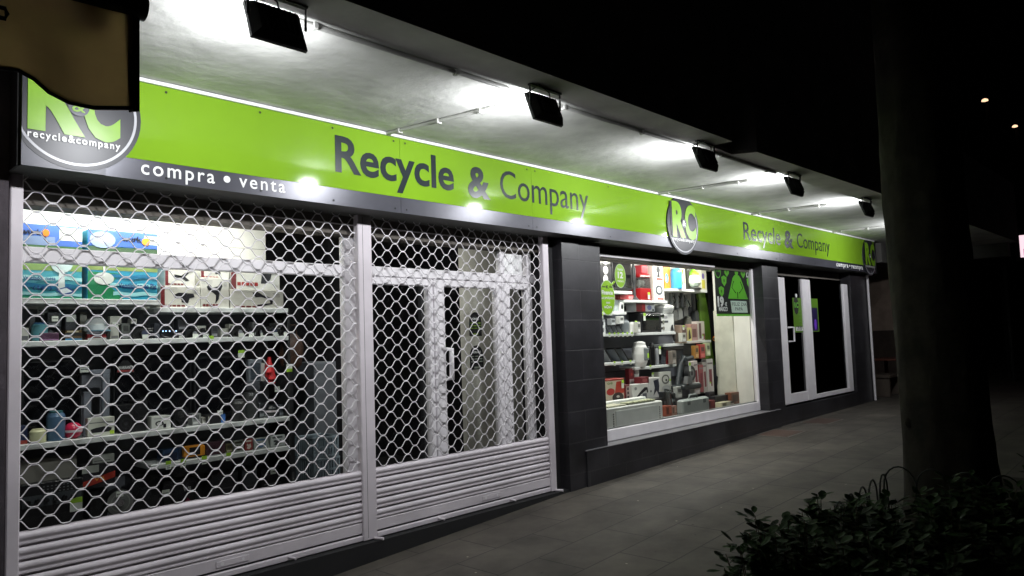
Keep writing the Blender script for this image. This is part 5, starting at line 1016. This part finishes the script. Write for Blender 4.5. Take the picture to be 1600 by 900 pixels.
for tip in ((-.26, .07, .34), (-.2, .1, .26), (-.17, .02, .42), (-.29, .0, .24), (-.1, .05, .47)):
    tv = Vector(tip); m.tube([(0, 0, 0), tv * .5 + Vector((0, 0, .06)), tv], .004, TWIG, 5, r1=.0015)
    for k in range(9):
        f = .45 + .55 * k / 8; p = tv * f; a2 = k * 2.4; leafblade(mf, p, Vector((math.cos(a2), math.sin(a2) * .7, rg.uniform(-.2, .6))), Vector((0, 0, 1)), rg.uniform(.035, .055), LEAF2)
m.build('stems', ms); mf.build('foliage', ms)
# hoop fence
IRON = mat('black_iron', (.012, .014, .012), .5, var=.2)
FN = thing('hoop_fence', 'low black fence of overlapping wire hoops edging the planting bed', 'fence', (3.3, -2.66, gz(3.3))); TF = at(FN)
x = 3.1; y = -2.66; k = 0
while x < 5.75:
    z0 = gz(x); r = .085; H = .43; m = MB()
    pts = [(x - r, y, z0)] + [(x - r * math.cos(a), y + .004 * (k % 2), z0 + H - r * 1.6 + r * 1.6 * math.sin(a)) for a in [math.pi * q / 10 for q in range(11)]] + [(x + r, y, z0)]
    m.tube(pts, .0065, IRON, 6); m.build('hoop', FN, TF); x += .215; k += 1
m = MB(); m.tube([(3.0, y + .006, gz(3.0) + .14), (4.5, y + .006, gz(4.5) + .14), (5.85, y + .006, gz(5.85) + .14)], .004, IRON, 5); m.build('rail', FN, TF)
yy = -2.72; k = 0
while yy > -4.6:
    z0 = gz(5.85); r = .11; m = MB(); pts = [(5.85, yy + r, z0)] + [(5.85, yy + r * math.cos(a), z0 + .46 - r * 1.4 + r * 1.4 * math.sin(a)) for a in [math.pi * q / 10 for q in range(11)]] + [(5.85, yy - r, z0)]
    m.tube(pts, .0065, IRON, 6); m.build('hoop', FN, TF); yy -= .215; k += 1

# ================================================================== FAR END OF THE STREET
BW = mat('brown_plaster', (.42, .32, .26), .9, var=.15); DKB = mat('dark_brown', (.07, .05, .04), .8, var=.2)
t = thing('neighbour_building', 'dim brown plastered wall with a dark lower band beyond the end of the shop', 'building', (18.2, 1.5, .3)); T = at(t)
m = MB(); m.box(18.2, 18.4, -.6, 6, 1.55, 6, BW); m.build('wall', t, T)
m = MB(); m.box(18.18, 18.4, -.6, 6, .2, 1.55, DKB); m.build('dado', t, T)
for y in (.38, 1.4): m = MB(); m.box(18.1, 18.19, y, y + .10, 1.552, 3.3, DKB); m.build('batten', t, T)
t = thing('far_building', 'almost black building closing the street behind the tree', 'building', (34, -5, .3)); T = at(t)
FB = mat('far_dark_wall', (.02, .018, .016), .9, var=.3)
m = MB(); m.box(34, 36, -22, 9, .2, 16, FB); m.build('wall', t, T)
for j in range(7):
    for i in range(8):
        m = MB(); y = -19 + i * 3.2; z = 2.2 + j * 2.0; m.bbox(33.94, 33.995, y, y + 1.2, z, z + 1.2, BLACKM, .01); m.build('window', t, T)
def onray(u, v, X): d = ray(u, v); k = X / d.x; return CAM + d * k
LMP = mat('distant_lamp_glow', (1, .62, .38), .4, emit=1.6)
for (u, v, l) in ((1539, 160, 'small far orange lamp high in the dark, the upper left one of two'), (1586, 200, 'small far orange lamp, the lower right one of two')):
    p = onray(u, v, 24 if u < 1560 else 30); t = thing('street_lamp', l, 'street lamp', (p.x, p.y, .3), 'far street lamps')
    m = MB(); m.tube([(.3, 0, 0), (.3, 0, p.z - .3), (0, 0, p.z - .15)], .05, BLACKM, 8); m.build('pole', t)
    m = MB(); m.lathe(0, 0, [(.02, p.z - .28), (.085, p.z - .26), (.075, p.z - .22), (.02, p.z - .19)], LMP, 12); m.build('lamp_head', t)
p = onray(1596, 386, 20); t = thing('lit_sign', 'pinkish white backlit sign box cut by the right edge of the picture', 'sign', (p.x, p.y, .3)); h0 = p.z - .3
m = MB(); m.bbox(-.06, .06, -.65, .12, h0 - .34, h0 + .34, BLACK, .02); m.build('case', t)
m = MB(); m.box(-.068, -.0605, -.6, .02, h0 - .24, h0 + .26, mat('lit_pink_panel', (1, .72, .80), .4, emit=1.1)); m.box(-.07, -.0685, -.5, -.04, h0 - .20, h0 - .05, mat('lit_pink_print', (.8, .35, .5), .4, emit=.8)); m.build('lit_panel', t)
m = MB(); m.tube([(0, .35, 0), (0, .35, h0 + .5)], .05, BLACKM); m.tube([(0, .35, h0 - .2), (0, .15, h0 - .2)], .03, BLACKM); m.build('post', t)
# terrace table with bench, beyond the shop
p = onray(1384, 600, 15.6)
t = thing('white_bench', 'pale low bench beyond the end of the shop front', 'bench', (p.x, p.y, gz(p.x))); WB = P((78, 68, 60), .6)
m = MB(); m.bbox(-.4, .4, -.2, .2, .36, .42, WB, .01); m.build('seat', t)
for sx in (-.34, .34): m = MB(); m.bbox(sx - .03, sx + .03, -.18, .18, 0, .359, WB, .008); m.build('leg', t)
p = onray(1402, 578, 16.4)
t = thing('wooden_table', 'reddish brown terrace table behind the pale bench', 'table', (p.x, p.y, gz(p.x))); WD = P((96, 52, 40), .6)
m = MB(); m.bbox(-.5, .5, -.4, .4, .66, .70, WD, .01); m.build('top', t)
for sx in (-.42, .42):
    for sy in (-.33, .33): m = MB(); m.bbox(sx - .03, sx + .03, sy - .03, sy + .03, 0, .659, WD, .006); m.build('leg', t)
